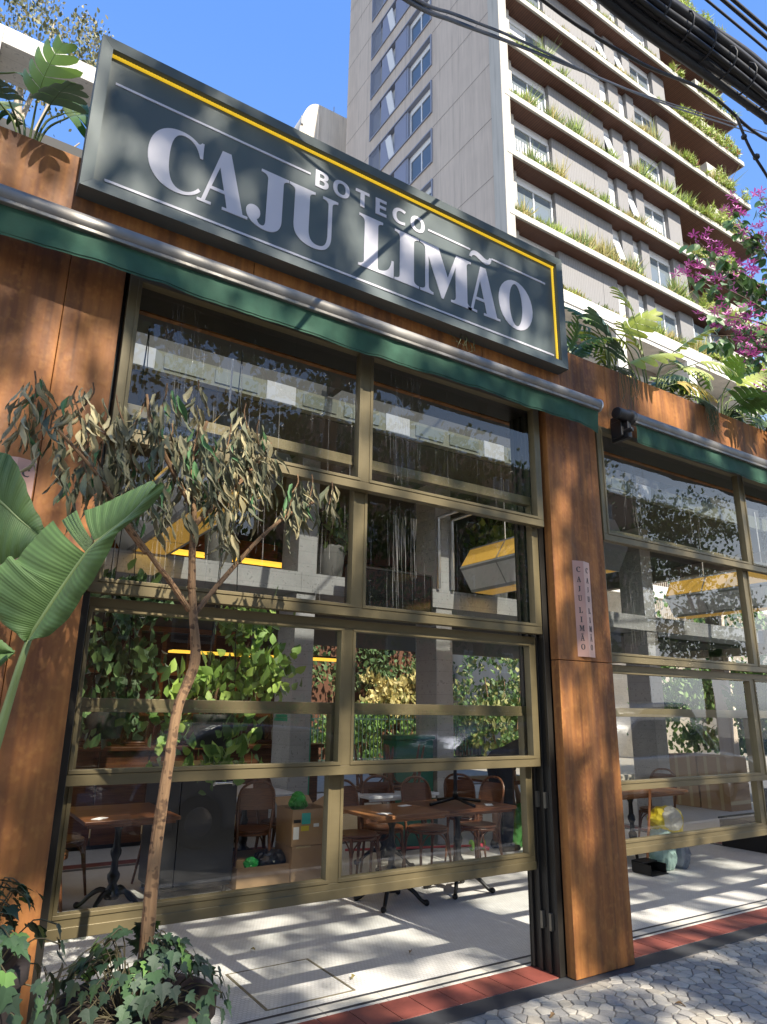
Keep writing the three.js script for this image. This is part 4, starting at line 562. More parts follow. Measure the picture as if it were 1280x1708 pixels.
// wilted tree
{
  const t = thing('wilted_tree', 'slender young tree with drooping dried leaves in front of the left bay', 'tree'), z0 = .6;
  part('trunk', tube([[-2.862, .55, .62], [-2.862, .73, .62], [-2.859, 1.076, .61], [-2.835, 1.417, .6], [-2.82, 1.6, .6], [-2.765, 1.78, .59], [-2.79, 1.96, .6], [-2.81, 2.1, .6]], [.027, .026, .0235, .021, .020, .022, .018, .015], 42, 10, { rough: .16, seed: 3 }), bark, t);
  const br = [[[-2.808, 2.08, .6], [-2.82, 2.25, .6], [-2.828, 2.42, .6], [-2.85, 2.62, .59], [-2.80, 2.85, .58]], [[-2.81, 1.99, .6], [-2.90, 2.09, .62], [-2.99, 2.178, .64], [-3.10, 2.29, .67], [-3.25, 2.46, .72], [-3.42, 2.60, .76]], [[-3.02, 2.2, .645], [-3.12, 2.32, .62], [-3.2, 2.5, .58], [-3.3, 2.7, .52]], [[-2.79, 1.97, .6], [-2.74, 2.04, .58], [-2.605, 2.213, .54], [-2.444, 2.402, .5], [-2.30, 2.53, .46], [-2.16, 2.62, .42]], [[-2.825, 2.35, .6], [-2.7, 2.5, .56], [-2.55, 2.68, .52], [-2.45, 2.85, .5]], [[-2.83, 2.42, .6], [-2.95, 2.6, .6], [-3.05, 2.78, .6], [-3.08, 2.9, .6]]];
  br.forEach((p, i) => part('branch', tube(p, i ? [.013, .011, .009, .006] : [.018, .014, .011, .007], 18, 7, { rough: .14, seed: i + 5 }), bark, t));
  const r = rng(31), geos = [0, 1, 2, 3, 4, 5].map((k) => lanceolate(80 + k, .065 + .012 * (k % 4), .25 + .4 * (k % 3), (k - 2.5) * .9));
  const mats = [[.185, .17, .095], [.27, .235, .125], [.14, .145, .08], [.44, .38, .21], [.115, .13, .07], [.07, .17, .06]].map((c) => leafMat(c, .10, .75));
  // clusters (x, y, z, spread, pale share): read off the photograph's tufts
  const tufts = []; const add = (x, y, z, n, sp = .06, pale = .3, drop = .16) => tufts.push([x, y, z, n, sp, pale, drop]);
  add(-3.52, 2.86, .62, 34, .05, .8, .26); add(-3.42, 2.72, .64, 16, .05, .5, .2); add(-3.36, 2.84, .62, 12, .04, .4); add(-3.30, 2.88, .6, 30, .055, .75, .22); add(-3.2, 2.86, .58, 22, .05, .3); add(-3.22, 2.7, .6, 34, .08, .15, .22); add(-3.12, 2.66, .6, 34, .07, .1, .24); add(-3.3, 2.58, .66, 30, .09, .15, .2);
  add(-3.08, 2.86, .58, 26, .05, .4, .2); add(-3.0, 2.96, .6, 16, .06, .05); add(-2.96, 2.78, .6, 34, .08, .1, .24); add(-2.86, 3.02, .59, 30, .035, .3, .28); add(-2.84, 2.8, .6, 40, .08, .12, .25); add(-2.76, 2.72, .58, 34, .08, .2, .22); add(-2.68, 2.86, .56, 26, .06, .2, .22);
  add(-2.6, 3.0, .52, 30, .04, .55, .26); add(-2.52, 2.94, .5, 30, .05, .3, .26); add(-2.47, 2.86, .5, 24, .05, .2, .25); add(-2.62, 2.74, .54, 34, .07, .35, .2); add(-2.72, 2.58, .57, 30, .06, .3, .2); add(-2.56, 2.68, .52, 26, .07, .3, .2); add(-3.04, 2.54, .62, 34, .08, .1, .2); add(-2.9, 2.62, .6, 30, .07, .15, .22); add(-2.66, 2.48, .56, 22, .05, .35, .18);
  add(-2.28, 2.72, .46, 24, .035, .35, .2); add(-2.19, 2.74, .44, 18, .03, .25, .18); add(-2.05, 2.74, .40, 11, .02, .4, .14); add(-2.32, 2.62, .47, 14, .035, .4, .16);
  const rest = mats.map(() => []), list = [], twigs = [];
  for (const [x, y, z, n, sp, pale, drop] of tufts) {
    twigs.push(tube([[x + (r() - .5) * .1, y - .12, z + .02], [x + (r() - .5) * .03, y - .03, z], [x, y + .015, z]], .0035, 6, 5));
    for (let i = 0; i < n * .92; i++) { const a = r() * 7, e = sp * Math.sqrt(r()), px = x + Math.cos(a) * e, pz = z + Math.sin(a) * e, py = y - r() * drop; const green = r() < (pale < .15 ? .14 : .05); list.push({ p: [px, py, pz], d: [Math.cos(a) * (.12 + .28 * r()), -1, Math.sin(a) * (.12 + .28 * r())], n: [Math.cos(a + r() * 3), .2, Math.sin(a + r() * 3)], s: .09 + .075 * r(), g: Math.floor(r() * 6), m: green ? 5 : r() < pale ? (r() < .5 ? 3 : 1) : [0, 2, 4, 0][Math.floor(r() * 4)] }); }
  }
  list.sort((a, b) => hash(Math.round(a.p[0] * 1e4), Math.round(a.p[1] * 1e4), 2) - hash(Math.round(b.p[0] * 1e4), Math.round(b.p[1] * 1e4), 2));
  list.forEach((l, i) => { if (i < 300) leafAt(part('leaf', geos[l.g], mats[l.m], t), l.p, l.d, l.n, l.s); else { const o = leafAt(new THREE.Object3D(), l.p, l.d, l.n, l.s); o.updateMatrix(); rest[l.m].push(geos[l.g].clone().applyMatrix4(o.matrix)); } });
  rest.forEach((l, i) => l.length && tag(part('leaves', mg(l), mats[i], t), null, null, null, 'stuff')); part('twigs', mg(twigs), bark, t);
}
// banana plant: blades lofted between midrib and margin, torn between segments
function loft(a, b, na, nb, cup) { const A = new THREE.CatmullRomCurve3(a.map(V), false, 'centripetal'), B = new THREE.CatmullRomCurve3(b.map(V), false, 'centripetal'); return clean(grid(na, nb, (u, v) => { const p = A.getPoint(u), q = B.getPoint(u), d = q.clone().sub(p), n = new THREE.Vector3(-.52, -.27, .81); p.addScaledVector(d, v).addScaledVector(n, cup * v * (1 - v) * 4 + .004 * Math.sin(u * 55) * v); return [p.x, p.y, p.z]; })); }
{
  const t = thing('banana_plant', 'banana plant with a large torn leaf at the left edge', 'plant'); const green = M({ map: leafTex, bumpMap: leafBump, bumpScale: .0007, roughness: .62, transmission: .22, thickness: 0, side: THREE.DoubleSide }), stemM = M({ c: [.16, .22, .08], roughness: .5 });
  leafTex.repeat.set(1.2, 1);
  const mid = [[-3.459, 1.776, 1.209], [-3.436, 1.839, 1.245], [-3.407, 1.913, 1.289], [-3.373, 1.992, 1.338], [-3.352, 2.036, 1.366], [-3.319, 2.079, 1.402], [-3.278, 2.123, 1.443], [-3.22, 2.202, 1.508]];
  const big = part('leaf_blade', mg([
    loft([mid[0], mid[1], mid[2], [-3.362, 2.024, 1.355]], [[-3.466, 1.782, 1.231], [-3.515, 1.813, 1.2], [-3.575, 1.875, 1.171], [-3.601, 1.951, 1.17], [-3.562, 1.988, 1.197], [-3.54, 2.018, 1.21], [-3.527, 2.008, 1.204], [-3.492, 2.066, 1.236], [-3.45, 2.127, 1.272]], 46, 10, .02),
    loft([[-3.36, 2.026, 1.357], [-3.348, 2.057, 1.376]], [[-3.427, 2.127, 1.287], [-3.394, 2.159, 1.307]], 14, 8, .012),
    loft([[-3.346, 2.06, 1.378], mid[5], mid[6], mid[7]], [[-3.374, 2.158, 1.319], [-3.337, 2.173, 1.358], [-3.297, 2.197, 1.402], [-3.251, 2.224, 1.45], [-3.226, 2.236, 1.48], [-3.217, 2.224, 1.492]], 36, 8, .012),
    loft(mid, [[-3.444, 1.783, 1.258], [-3.419, 1.789, 1.277], [-3.39, 1.82, 1.305], [-3.369, 1.855, 1.331], [-3.358, 1.89, 1.35], [-3.341, 1.929, 1.374], [-3.314, 2.007, 1.418], [-3.3, 2.067, 1.447], [-3.281, 2.094, 1.468], [-3.238, 2.139, 1.511], [-3.208, 2.199, 1.551], [-3.217, 2.214, 1.551], [-3.224, 2.2, 1.535]], 70, 8, .02)]), green, t);
  part('midrib', tube([[-3.469, 1.716, 1.207], ...mid], [.0095, .008, .006, .0035, .0015], 40, 7), stemM, big);
  part('stalk', tube([[-3.458, 1.78, 1.211], [-3.469, 1.716, 1.207], [-3.483, 1.603, 1.184], [-3.496, 1.489, 1.162], [-3.519, 1.283, 1.102], [-3.54, .989, 1.026], [-3.56, .86, 1.0]], [.0085, .011, .014, .018, .022], 30, 8), stemM, t);
  const bm = [[-3.666, 2.331, .832], [-3.574, 2.264, .868], [-3.508, 2.205, .89], [-3.421, 2.137, .924]];
  const b2 = part('leaf_blade', mg([loft(bm, [[-3.651, 2.46, .823], [-3.599, 2.439, .86], [-3.567, 2.425, .886], [-3.522, 2.355, .902], [-3.48, 2.265, .909], [-3.436, 2.19, .921], [-3.419, 2.137, .925]], 44, 8, .01), loft(bm, [[-3.671, 2.298, .879], [-3.614, 2.12, .848], [-3.566, 2.05, .848], [-3.527, 2.056, .867], [-3.487, 2.08, .894], [-3.433, 2.119, .934]], 44, 8, .02)]), green, t); part('midrib', tube(bm, [.007, .002], 16, 6), stemM, b2);
  const bc = [[-3.60, 1.76, .83], [-3.523, 1.757, .852], [-3.459, 1.766, .897]]; part('leaf_blade', mg([loft(bc, [[-3.6, 1.80, .86], [-3.52, 1.81, .87], [-3.46, 1.768, .897]], 20, 5, .01), loft(bc, [[-3.62, 1.70, .86], [-3.53, 1.69, .88], [-3.458, 1.762, .9]], 20, 5, .01)]), green, t);
  part('stalk', tube([[-3.65, 2.33, .83], [-3.60, 2.0, .86], [-3.565, 1.6, .93], [-3.56, 1.2, .97], [-3.55, .88, .99]], [.008, .011, .014, .02], 24, 8), stemM, t); part('stalk', tube([[-3.60, 1.76, .83], [-3.6, 1.5, .9], [-3.57, .88, .98]], [.006, .009, .014], 16, 8), stemM, t);
}
// split leaves: fingers along both sides of a midrib, in the leaf's own plane (y along the midrib, z the upper face)
function splitLeaf(seed, n, wid, cut, join, droop, taper = .7) {
  const r = rng(seed), L = []; const spine = (t) => [0, t, -droop * t * t];
  for (const s of [-1, 1]) for (let k = 0; k < n; k++) {
    const t0 = .02 + k / n * .94, t1 = .02 + (k + 1) / n * .94, tm = (t0 + t1) / 2, w = wid * Math.sin(Math.PI * Math.pow(lerp(.12, .9, tm), taper)) * (.9 + .2 * r()), fwd = .18 + .22 * tm, hl = (t1 - t0) / 2;
    L.push(clean(grid(5, 2, (u, v) => { const e = u < join ? 1 : lerp(1, cut * (1 - .62 * Math.pow((u - join) / (1 - join), 3)), Math.min(1, (u - join) * 5)), y = tm + (v - .5) * 2 * hl * e * .985 + fwd * w * u * 1.3, sp = spine(clamp(y)); return [s * w * u * (1 - .12 * u), y, sp[2] + .10 * u * w - .55 * w * u * u * (.6 + .5 * droop)]; })));
  }
  L.push(tube([0, .25, .5, .75, 1].map((t) => { const p = spine(t); return [0, p[1], p[2]]; }), [.012, .004], 8, 5)); return mg(L);
}
const monstera = [splitLeaf(1, 5, .60, .97, .55, .35, .55), splitLeaf(2, 5, .56, .95, .6, .5, .55), splitLeaf(3, 4, .62, .97, .55, .2, .55)], philo = [splitLeaf(4, 7, .46, .66, .26, .3, .72), splitLeaf(5, 8, .44, .62, .22, .5, .72), splitLeaf(6, 6, .48, .66, .28, .15, .7)];
const plantM = { dark: leafMat([.07, .155, .035], .25, .6), mid: leafMat([.15, .27, .04], .3, .6), lime: leafMat([.36, .42, .05], .35, .6), blue: leafMat([.13, .22, .13], .15, .45), gold: leafMat([.60, .42, .04], .35, .6) };
function clump(name, label, x, y, z, leaves) { // leaves: [geo, material, dx, dy, dz, size, face x, y, z]
  const t = thing(name, label, 'plant', [x, y, z]), stems = [];
  leaves.forEach(([g, m, dx, dy, dz, s, nx, ny, nz]) => { const d = new THREE.Vector3(dx, dy * .35, dz).normalize(); d.y -= .25; leafAt(part('leaf', g, m, t), [dx, dy, dz], d, [nx, ny, nz], s); stems.push(tube([[dx * .1, 0, dz * .1], [dx * .45, dy * .8, dz * .45], [dx, dy, dz]], [.008, .005], 10, 5)); });
  part('stems', mg(stems), M({ c: [.13, .17, .05], roughness: .6 }), t); return t;
}
const rp = rng(45), rl = (geos, mats, n, rad, h, s) => [...Array(n)].map(() => { const a = rp() * Math.PI * 2, e = rad * (.35 + .65 * rp()); const dx = Math.cos(a) * e, dz = Math.sin(a) * e * .55; return [geos[Math.floor(rp() * geos.length)], mats[Math.floor(rp() * mats.length)], dx, h * (.35 + .65 * rp()), dz, s * (.75 + .5 * rp()), dx * .6 + (rp() - .5) * .5, .55, .55 + dz]; });
clump('monstera', 'monstera with split leaves in the planter left of the big sign', -3.68, 4.36, -.2, [[monstera[0], plantM.mid, .0, .38, .12, .32, -.3, .2, .9], [monstera[1], plantM.mid, .14, .46, .02, .28, .1, .1, .95], [monstera[2], plantM.blue, .06, .26, .26, .26, -.1, .7, .7], [monstera[1], plantM.mid, -.2, .32, .1, .25, -.5, .4, .8], [monstera[0], plantM.blue, -.12, .22, .22, .22, -.4, .6, .8], [monstera[2], plantM.lime, -.1, .46, -.1, .26, -.2, .2, .9], [monstera[0], plantM.dark, .16, .36, .12, .22, .2, .6, .8]]);
clump('philodendron', 'philodendron with narrow cut leaves at the top left edge', -4.12, 4.36, -.25, rl(philo, [plantM.dark, plantM.mid], 10, .34, .95, .26));
clump('philodendron', 'dark philodendron fronds showing past the right end of the sign', .62, 4.36, -.35, rl(philo, [plantM.dark, plantM.mid], 7, .3, .6, .28));
clump('philodendron', 'large yellow green philodendron in the planter above the middle pillar', 1.75, 4.36, -.28, [...rl(philo, [plantM.lime, plantM.mid, plantM.lime], 20, .75, .86, .36), ...rl(philo, [plantM.gold, plantM.lime], 8, .5, .4, .34)]);
clump('monstera', 'bluish broad leaved monstera left of the yellow green philodendron', 1.12, 4.36, -.22, rl(monstera, [plantM.blue, plantM.dark, plantM.lime], 9, .35, .7, .33));
clump('monstera', 'monstera with a pale sunlit leaf over the right awning', 2.75, 4.36, -.2, [...rl(monstera, [plantM.mid, plantM.dark, plantM.blue], 12, .5, .58, .32), [monstera[0], plantM.blue, .05, .28, .26, .42, .1, .6, .8]]);
clump('philodendron', 'tall green philodendron behind the pale sunlit monstera leaf', 3.0, 4.36, -.4, rl(philo, [plantM.mid, plantM.lime], 14, .5, .85, .34));
clump('philodendron', 'philodendron with a golden leaf hanging over the planter edge at the right', 3.75, 4.36, -.2, [...rl(philo, [plantM.mid, plantM.dark, plantM.lime], 14, .6, .62, .34), [philo[0], plantM.gold, -.25, .2, .26, .36, -.1, .5, .9]]);
{ // thin grasses hanging over the planter's edge
  const gm = leafMat([.10, .13, .05], .3, .6); let k = 0;
  for (const [x, n, len, label] of [[.98, 22, .42, 'thin trailing grass hanging down the rust fascia above the middle pillar'], [2.18, 46, .34, 'bushy trailing grass hanging over the planter above the right awning'], [3.35, 40, .4, 'trailing grass at the far right of the planter'], [-1.95 + 1.1, 8, .12, 'few short dry grass blades hanging below the sign']]) {
    const t = thing('trailing_grass', label, 'grass', [x, 4.40, .0]), r = rng(70 + k++), L = []; for (let i = 0; i < n; i++) { const a = (r() - .5) * .22, l = len * (.4 + .6 * r()); L.push(tube([[a * .6, .0, -.05], [a * .8, .05 + .04 * r(), .0], [a, .01, .035 + .04 * r()], [a + (r() - .5) * .1, -l * .6, .045 + .03 * r()], [a + (r() - .5) * .14, -l, .04 + .05 * r()]], [.003, .0025, .001], 9, 4)); } tag(part('blades', mg(L), gm, t), null, null, null, 'stuff'); if (n === 8) t.position.y = 4.16;
  }
}
// a bush or crown of many leaves: instanced, gathered in clumps
function crownMesh(name, parent, blobs, n, size, colors, seed, geo, clumps = 60, sig = .3) {
  const r = rng(seed), gs = () => (r() + r() + r() + r() - 2) * 1.2, leaf = geo || crownLeaf, mat = leafMat([1, 1, 1], .34, .6), im = new THREE.InstancedMesh(leaf, mat, n), o = new THREE.Object3D(), c = new THREE.Color(); const cl = [];
  for (let i = 0; i < clumps; i++) { const b = blobs[Math.floor(r() * blobs.length)]; let v; do v = new THREE.Vector3(r() * 2 - 1, r() * 2 - 1, r() * 2 - 1); while (v.length() > 1); v.setLength(Math.pow(v.length(), .6)); cl.push([b[0] + v.x * b[3], b[1] + v.y * b[4], b[2] + v.z * b[5], .6 + .8 * r(), r()]); }
  for (let i = 0; i < n; i++) { const q = cl[Math.floor(r() * clumps)], s = sig * q[3]; o.position.set(q[0] + gs() * s, q[1] + gs() * s * .75, q[2] + gs() * s); o.rotation.set((r() - .5) * 2.2, r() * 7, (r() - .5) * 2.2); o.scale.setScalar(size * (.6 + .8 * r())); o.updateMatrix(); im.setMatrixAt(i, o.matrix); const k = colors[Math.floor((r() * .6 + q[4] * .4) * colors.length)], e = .75 + .5 * r(); c.setRGB(k[0] * e, k[1] * e, k[2] * e); im.setColorAt(i, c); }
  im.name = name; im.castShadow = im.receiveShadow = true; parent.add(im); tag(im, null, null, null, 'stuff'); return im;
}
const crownLeaf = clean(grid(2, 3, (u, v) => { const s = (u - .5) * 2, w = .30 * Math.sin(Math.PI * Math.pow(v, .8)) + .004; return [s * w, v, .25 * Math.abs(s) * w - .12 * v * v]; }));
// indoor plants
{
  const greens = [[.06, .14, .03], [.12, .22, .04], [.20, .30, .06], [.045, .10, .03]];
  const potPlant = (label, potLabel, x, y, z, pr, ph, blobs, n, size, seed, cols = greens, dark) => { const p = thing('plant_pot', potLabel, 'plant pot', [x, y, z]); part('pot_body', lathe([[0, .002], [pr * .8, .002], [pr, ph - .03], [pr, ph], [pr - .02, ph], [pr - .03, ph - .03], [0, ph - .04]], 20), dark ? M({ c: [.03, .028, .026], roughness: .7 }) : M({ map: T.concrete, c: [.45, .45, .43], roughness: .85 }), p); part('soil', lathe([[0, ph - .03], [pr - .028, ph - .028]], 12), M({ c: [.04, .03, .02], roughness: 1 }), p); const t = thing('indoor_plant', label, 'plant', [x, y, z]); part('trunk', mg([0, 1, 2].map((k) => tube([[.02 * k - .02, ph - .05, 0], [.05 * (k - 1), ph + .15, .03 * k], [blobs[k % blobs.length][0], blobs[k % blobs.length][1], blobs[k % blobs.length][2]]], [.012, .005], 10, 6))), bark, t); crownMesh('foliage', t, blobs, n, size, cols, seed, null, 26, .12); };
  potPlant('leafy hanging bush with bright sunlit leaves behind the third sash', 'dark basket of the bright hanging bush, hung from the front ceiling', -2.12, 1.36, -.92, .13, .2, [[-.2, .22, .0, .24, .28, .16], [.1, .4, .05, .30, .28, .18], [.2, .66, .0, .26, .28, .18], [.32, .36, .05, .22, .22, .14], [0, 0, .02, .22, .16, .14]], 800, .088, 11, [[.13, .24, .05], [.20, .34, .06], [.34, .48, .09], [.08, .16, .03]], true);
  potPlant('darker hanging plant at the far left behind the third sash', 'dark basket of the hanging plant at the far left', -2.78, 1.42, -.95, .13, .2, [[0, .3, 0, .24, .32, .18], [.1, .6, 0, .22, .26, .16]], 900, .08, 13, [[.05, .10, .035], [.08, .16, .05], [.13, .22, .06]], true);
  for (const [x, y, z, l] of [[-2.12, 1.55, -.92, 'thin wires holding the bright hanging bush'], [-2.78, 1.61, -.95, 'thin wires holding the darker hanging plant']]) { const st = thing('hanging_wires', l, 'wires', [x, y, z]); for (let k = 0; k < 3; k++) { const a = k * 2.094 + .4; part('wire', cyl([.12 * Math.cos(a), 0, .12 * Math.sin(a)], [0, 4.10 - y, 0], .003, 5), blackIron, st); } }
  potPlant('plant in a grey pot on the upper floor edge by the first column', 'round grey pot on the upper floor edge by the first column', .45, 3.19, -4.25, .2, .42, [[0, .75, 0, .25, .25, .2], [.15, .6, .1, .2, .2, .15]], 400, .12, 15);
  potPlant('plant in a dark tapered pot on the upper floor behind the thin trunk', 'dark tapered pot on the upper floor behind the thin trunk', -1.02, 3.19, -4.25, .19, .5, [[0, .75, 0, .2, .2, .2]], 260, .12, 17);
  potPlant('leafy plant on the upper floor right of the second column', 'grey pot on the upper floor right of the second column', 3.4, 3.19, -4.4, .22, .45, [[0, .9, 0, .4, .45, .3]], 700, .13, 19); potPlant('tall leafy plant on the upper floor at the right', 'grey pot on the upper floor at the right', 5.0, 3.19, -4.5, .22, .45, [[0, 1.0, 0, .5, .5, .35]], 900, .13, 21); potPlant('leafy plant on the floor at the far right of the room', 'grey pot on the floor at the far right of the room', 7.6, 0, -2.8, .25, .5, [[0, 1.6, 0, .5, .6, .4]], 1100, .13, 23);
}

{ // a few fallen leaves
  const r = rng(401), g = lanceolate(95, .2, .5, .3), ms = [[.2, .12, .05], [.12, .08, .03], [.25, .2, .06]].map((c) => leafMat(c, .1, .8));
  for (const [x, z, l] of [[-1.15, -.75, 'on the pale floor beside the hatch cover'], [-.62, -.92, 'on the pale floor left of the dark window tracks'], [-1.5, -1.5, 'on the pale floor behind the hatch cover'], [1.6, -1.1, 'on the pale floor of the right bay'], [.9, .35, 'on the pavement just right of the middle pillar'], [1.7, .5, 'on the pavement in front of the right bay'], [2.4, .3, 'on the pavement at the right edge'], [-.5, .3, 'on the pavement left of the middle pillar'], [1.2, .8, 'on the pavement in the lower right corner'], [.2, .55, 'on the pavement in front of the middle pillar']]) { const t = thing('fallen_leaf', 'small dry fallen leaf ' + l, 'leaf', [x, .006, z], r() * 6, 'fallen leaves on the floor and pavement'); const m = part('blade', g, ms[Math.floor(r() * 3)], t); m.rotation.x = -Math.PI / 2 + .1; m.scale.setScalar(.05 + .02 * r()); m.position.y = .006; }
}

{ // sunlit garden behind the restaurant, seen through the open back, and trees beside it
  const yard = struct('garden_ground', box(-8, 40, -.3, -.01, -40, -9.81), M({ map: T.tile, c: [.30, .27, .22], roughness: .9 }));
  const h = thing('garden_hedge', 'sunlit green hedge in the garden behind the restaurant', 'hedge', [9, 0, -16.4]); crownMesh('foliage', h, [[-3.4, .8, 0, 1.6, .75, .4], [-.4, .8, 0, 1.6, .8, .4], [2.6, .8, 0, 1.6, .75, .4]], 4200, .17, [[.14, .26, .05], [.22, .36, .07], [.08, .17, .04]], 311, null, 110, .24); part('stems', mg([...Array(10)].map((_, i) => cyl([-4.5 + i, 0, 0], [-4.5 + i, 1.0, .1], .025, 5))), bark, h);
  const f = thing('garden_fence', 'dark iron fence in front of the sunlit garden hedge', 'fence', [9, 0, -15.8]); for (let i = 0; i < 4; i++) part('fence_panel', mg([box(-4.8 + i * 2.4, -2.45 + i * 2.4, .12, .16, -.02, .02), box(-4.8 + i * 2.4, -2.45 + i * 2.4, 1.3, 1.34, -.02, .02), ...[...Array(17)].map((_, k) => box(-4.8 + i * 2.4 + k * .14, -4.775 + i * 2.4 + k * .14, .0, 1.45, -.012, .012))]), M({ c: [.02, .04, .03], roughness: .5 }), f);
  const b = thing('golden_shrub', 'golden yellow shrub above the garden hedge', 'shrub', [10.2, 0, -16.9]); crownMesh('foliage', b, [[-.8, 2.1, 0, .9, .6, .4], [.7, 2.2, 0, .9, .6, .4], [0, 1.7, 0, 1.2, .5, .4]], 1500, .19, [[.42, .34, .10], [.55, .45, .16], [.30, .28, .08]], 313, null, 40, .2); part('stems', mg([-1, -.4, .3, .9].map((x) => tube([[x * .5, 0, 0], [x * .8, 1, 0], [x, 1.9, 0]], [.03, .012], 8, 5))), bark, b);
  const w = thing('garden_wall', 'reddish brown wall closing the garden behind the restaurant', 'wall', [8, 0, -18]); part('wall_body', box(-12, 5, 0, 4.6, -.3, 0), M({ map: T.plaster, c: [.20, .10, .065], roughness: .95 }), w); part('coping', box(-12, 5, 4.601, 4.7, -.35, .05), concrete, w);
  const k = thing('climbing_plant', 'dark climbing greenery covering the garden wall behind the hedge', 'plant', [7.5, 0, -17.6]); crownMesh('foliage', k, [[-3, 3.2, 0, 2.6, 1.3, .3], [.5, 3.4, 0, 2.4, 1.2, .3], [3.6, 3.3, 0, 2.0, 1.3, .3]], 5200, .18, [[.05, .10, .03], [.08, .15, .04], [.12, .18, .05]], 315, null, 120, .28); part('stems', mg([-3, -1.4, .3, 2.1, 3.6].map((x) => tube([[x, 0, 0], [x + .2, 1.6, -.1], [x - .1, 3.2, 0]], [.03, .012], 8, 5))), bark, k);
  const gb = thing('garden_bush', 'tall leafy bush in front of the pale tower base, seen through the open back', 'bush', [11.6, 0, -13.2]); crownMesh('foliage', gb, [[-.6, 2.2, 0, 1.5, 1.6, .5], [.8, 2.6, -.3, 1.1, 1.6, .5], [0, .9, .2, 1.6, .8, .5]], 4200, .17, [[.12, .22, .05], [.30, .30, .09], [.08, .15, .04], [.18, .30, .06]], 319, null, 90, .27); part('stems', mg([-.8, 0, .7].map((x) => tube([[x * .4, 0, 0], [x * .7, 1.2, 0], [x, 2.6, 0]], [.04, .012], 8, 5))), bark, gb);
  for (const [x, z, l, sd] of [[13.4, -3.4, 'nearer', 331], [14.6, -8.0, 'farther', 333]]) { const t = thing('garden_tree', `leafy tree beside the restaurant, seen through the right bay, the ${l} one`, 'tree', [x, 0, z]); part('trunk', tube([[0, 0, 0], [.1, 1.5, 0], [0, 3, .1]], [.12, .09, .05], 8, 8), bark, t); crownMesh('crown', t, [[0, 3.6, 0, 1.8, 1.6, 2.2], [-.4, 1.7, .8, 1.2, 1.2, 1.4], [.2, 1.5, -1.2, 1.3, 1.2, 1.2]], 5200, .17, [[.10, .19, .04], [.15, .26, .05], [.06, .12, .03]], sd, null, 110, .32); }
}
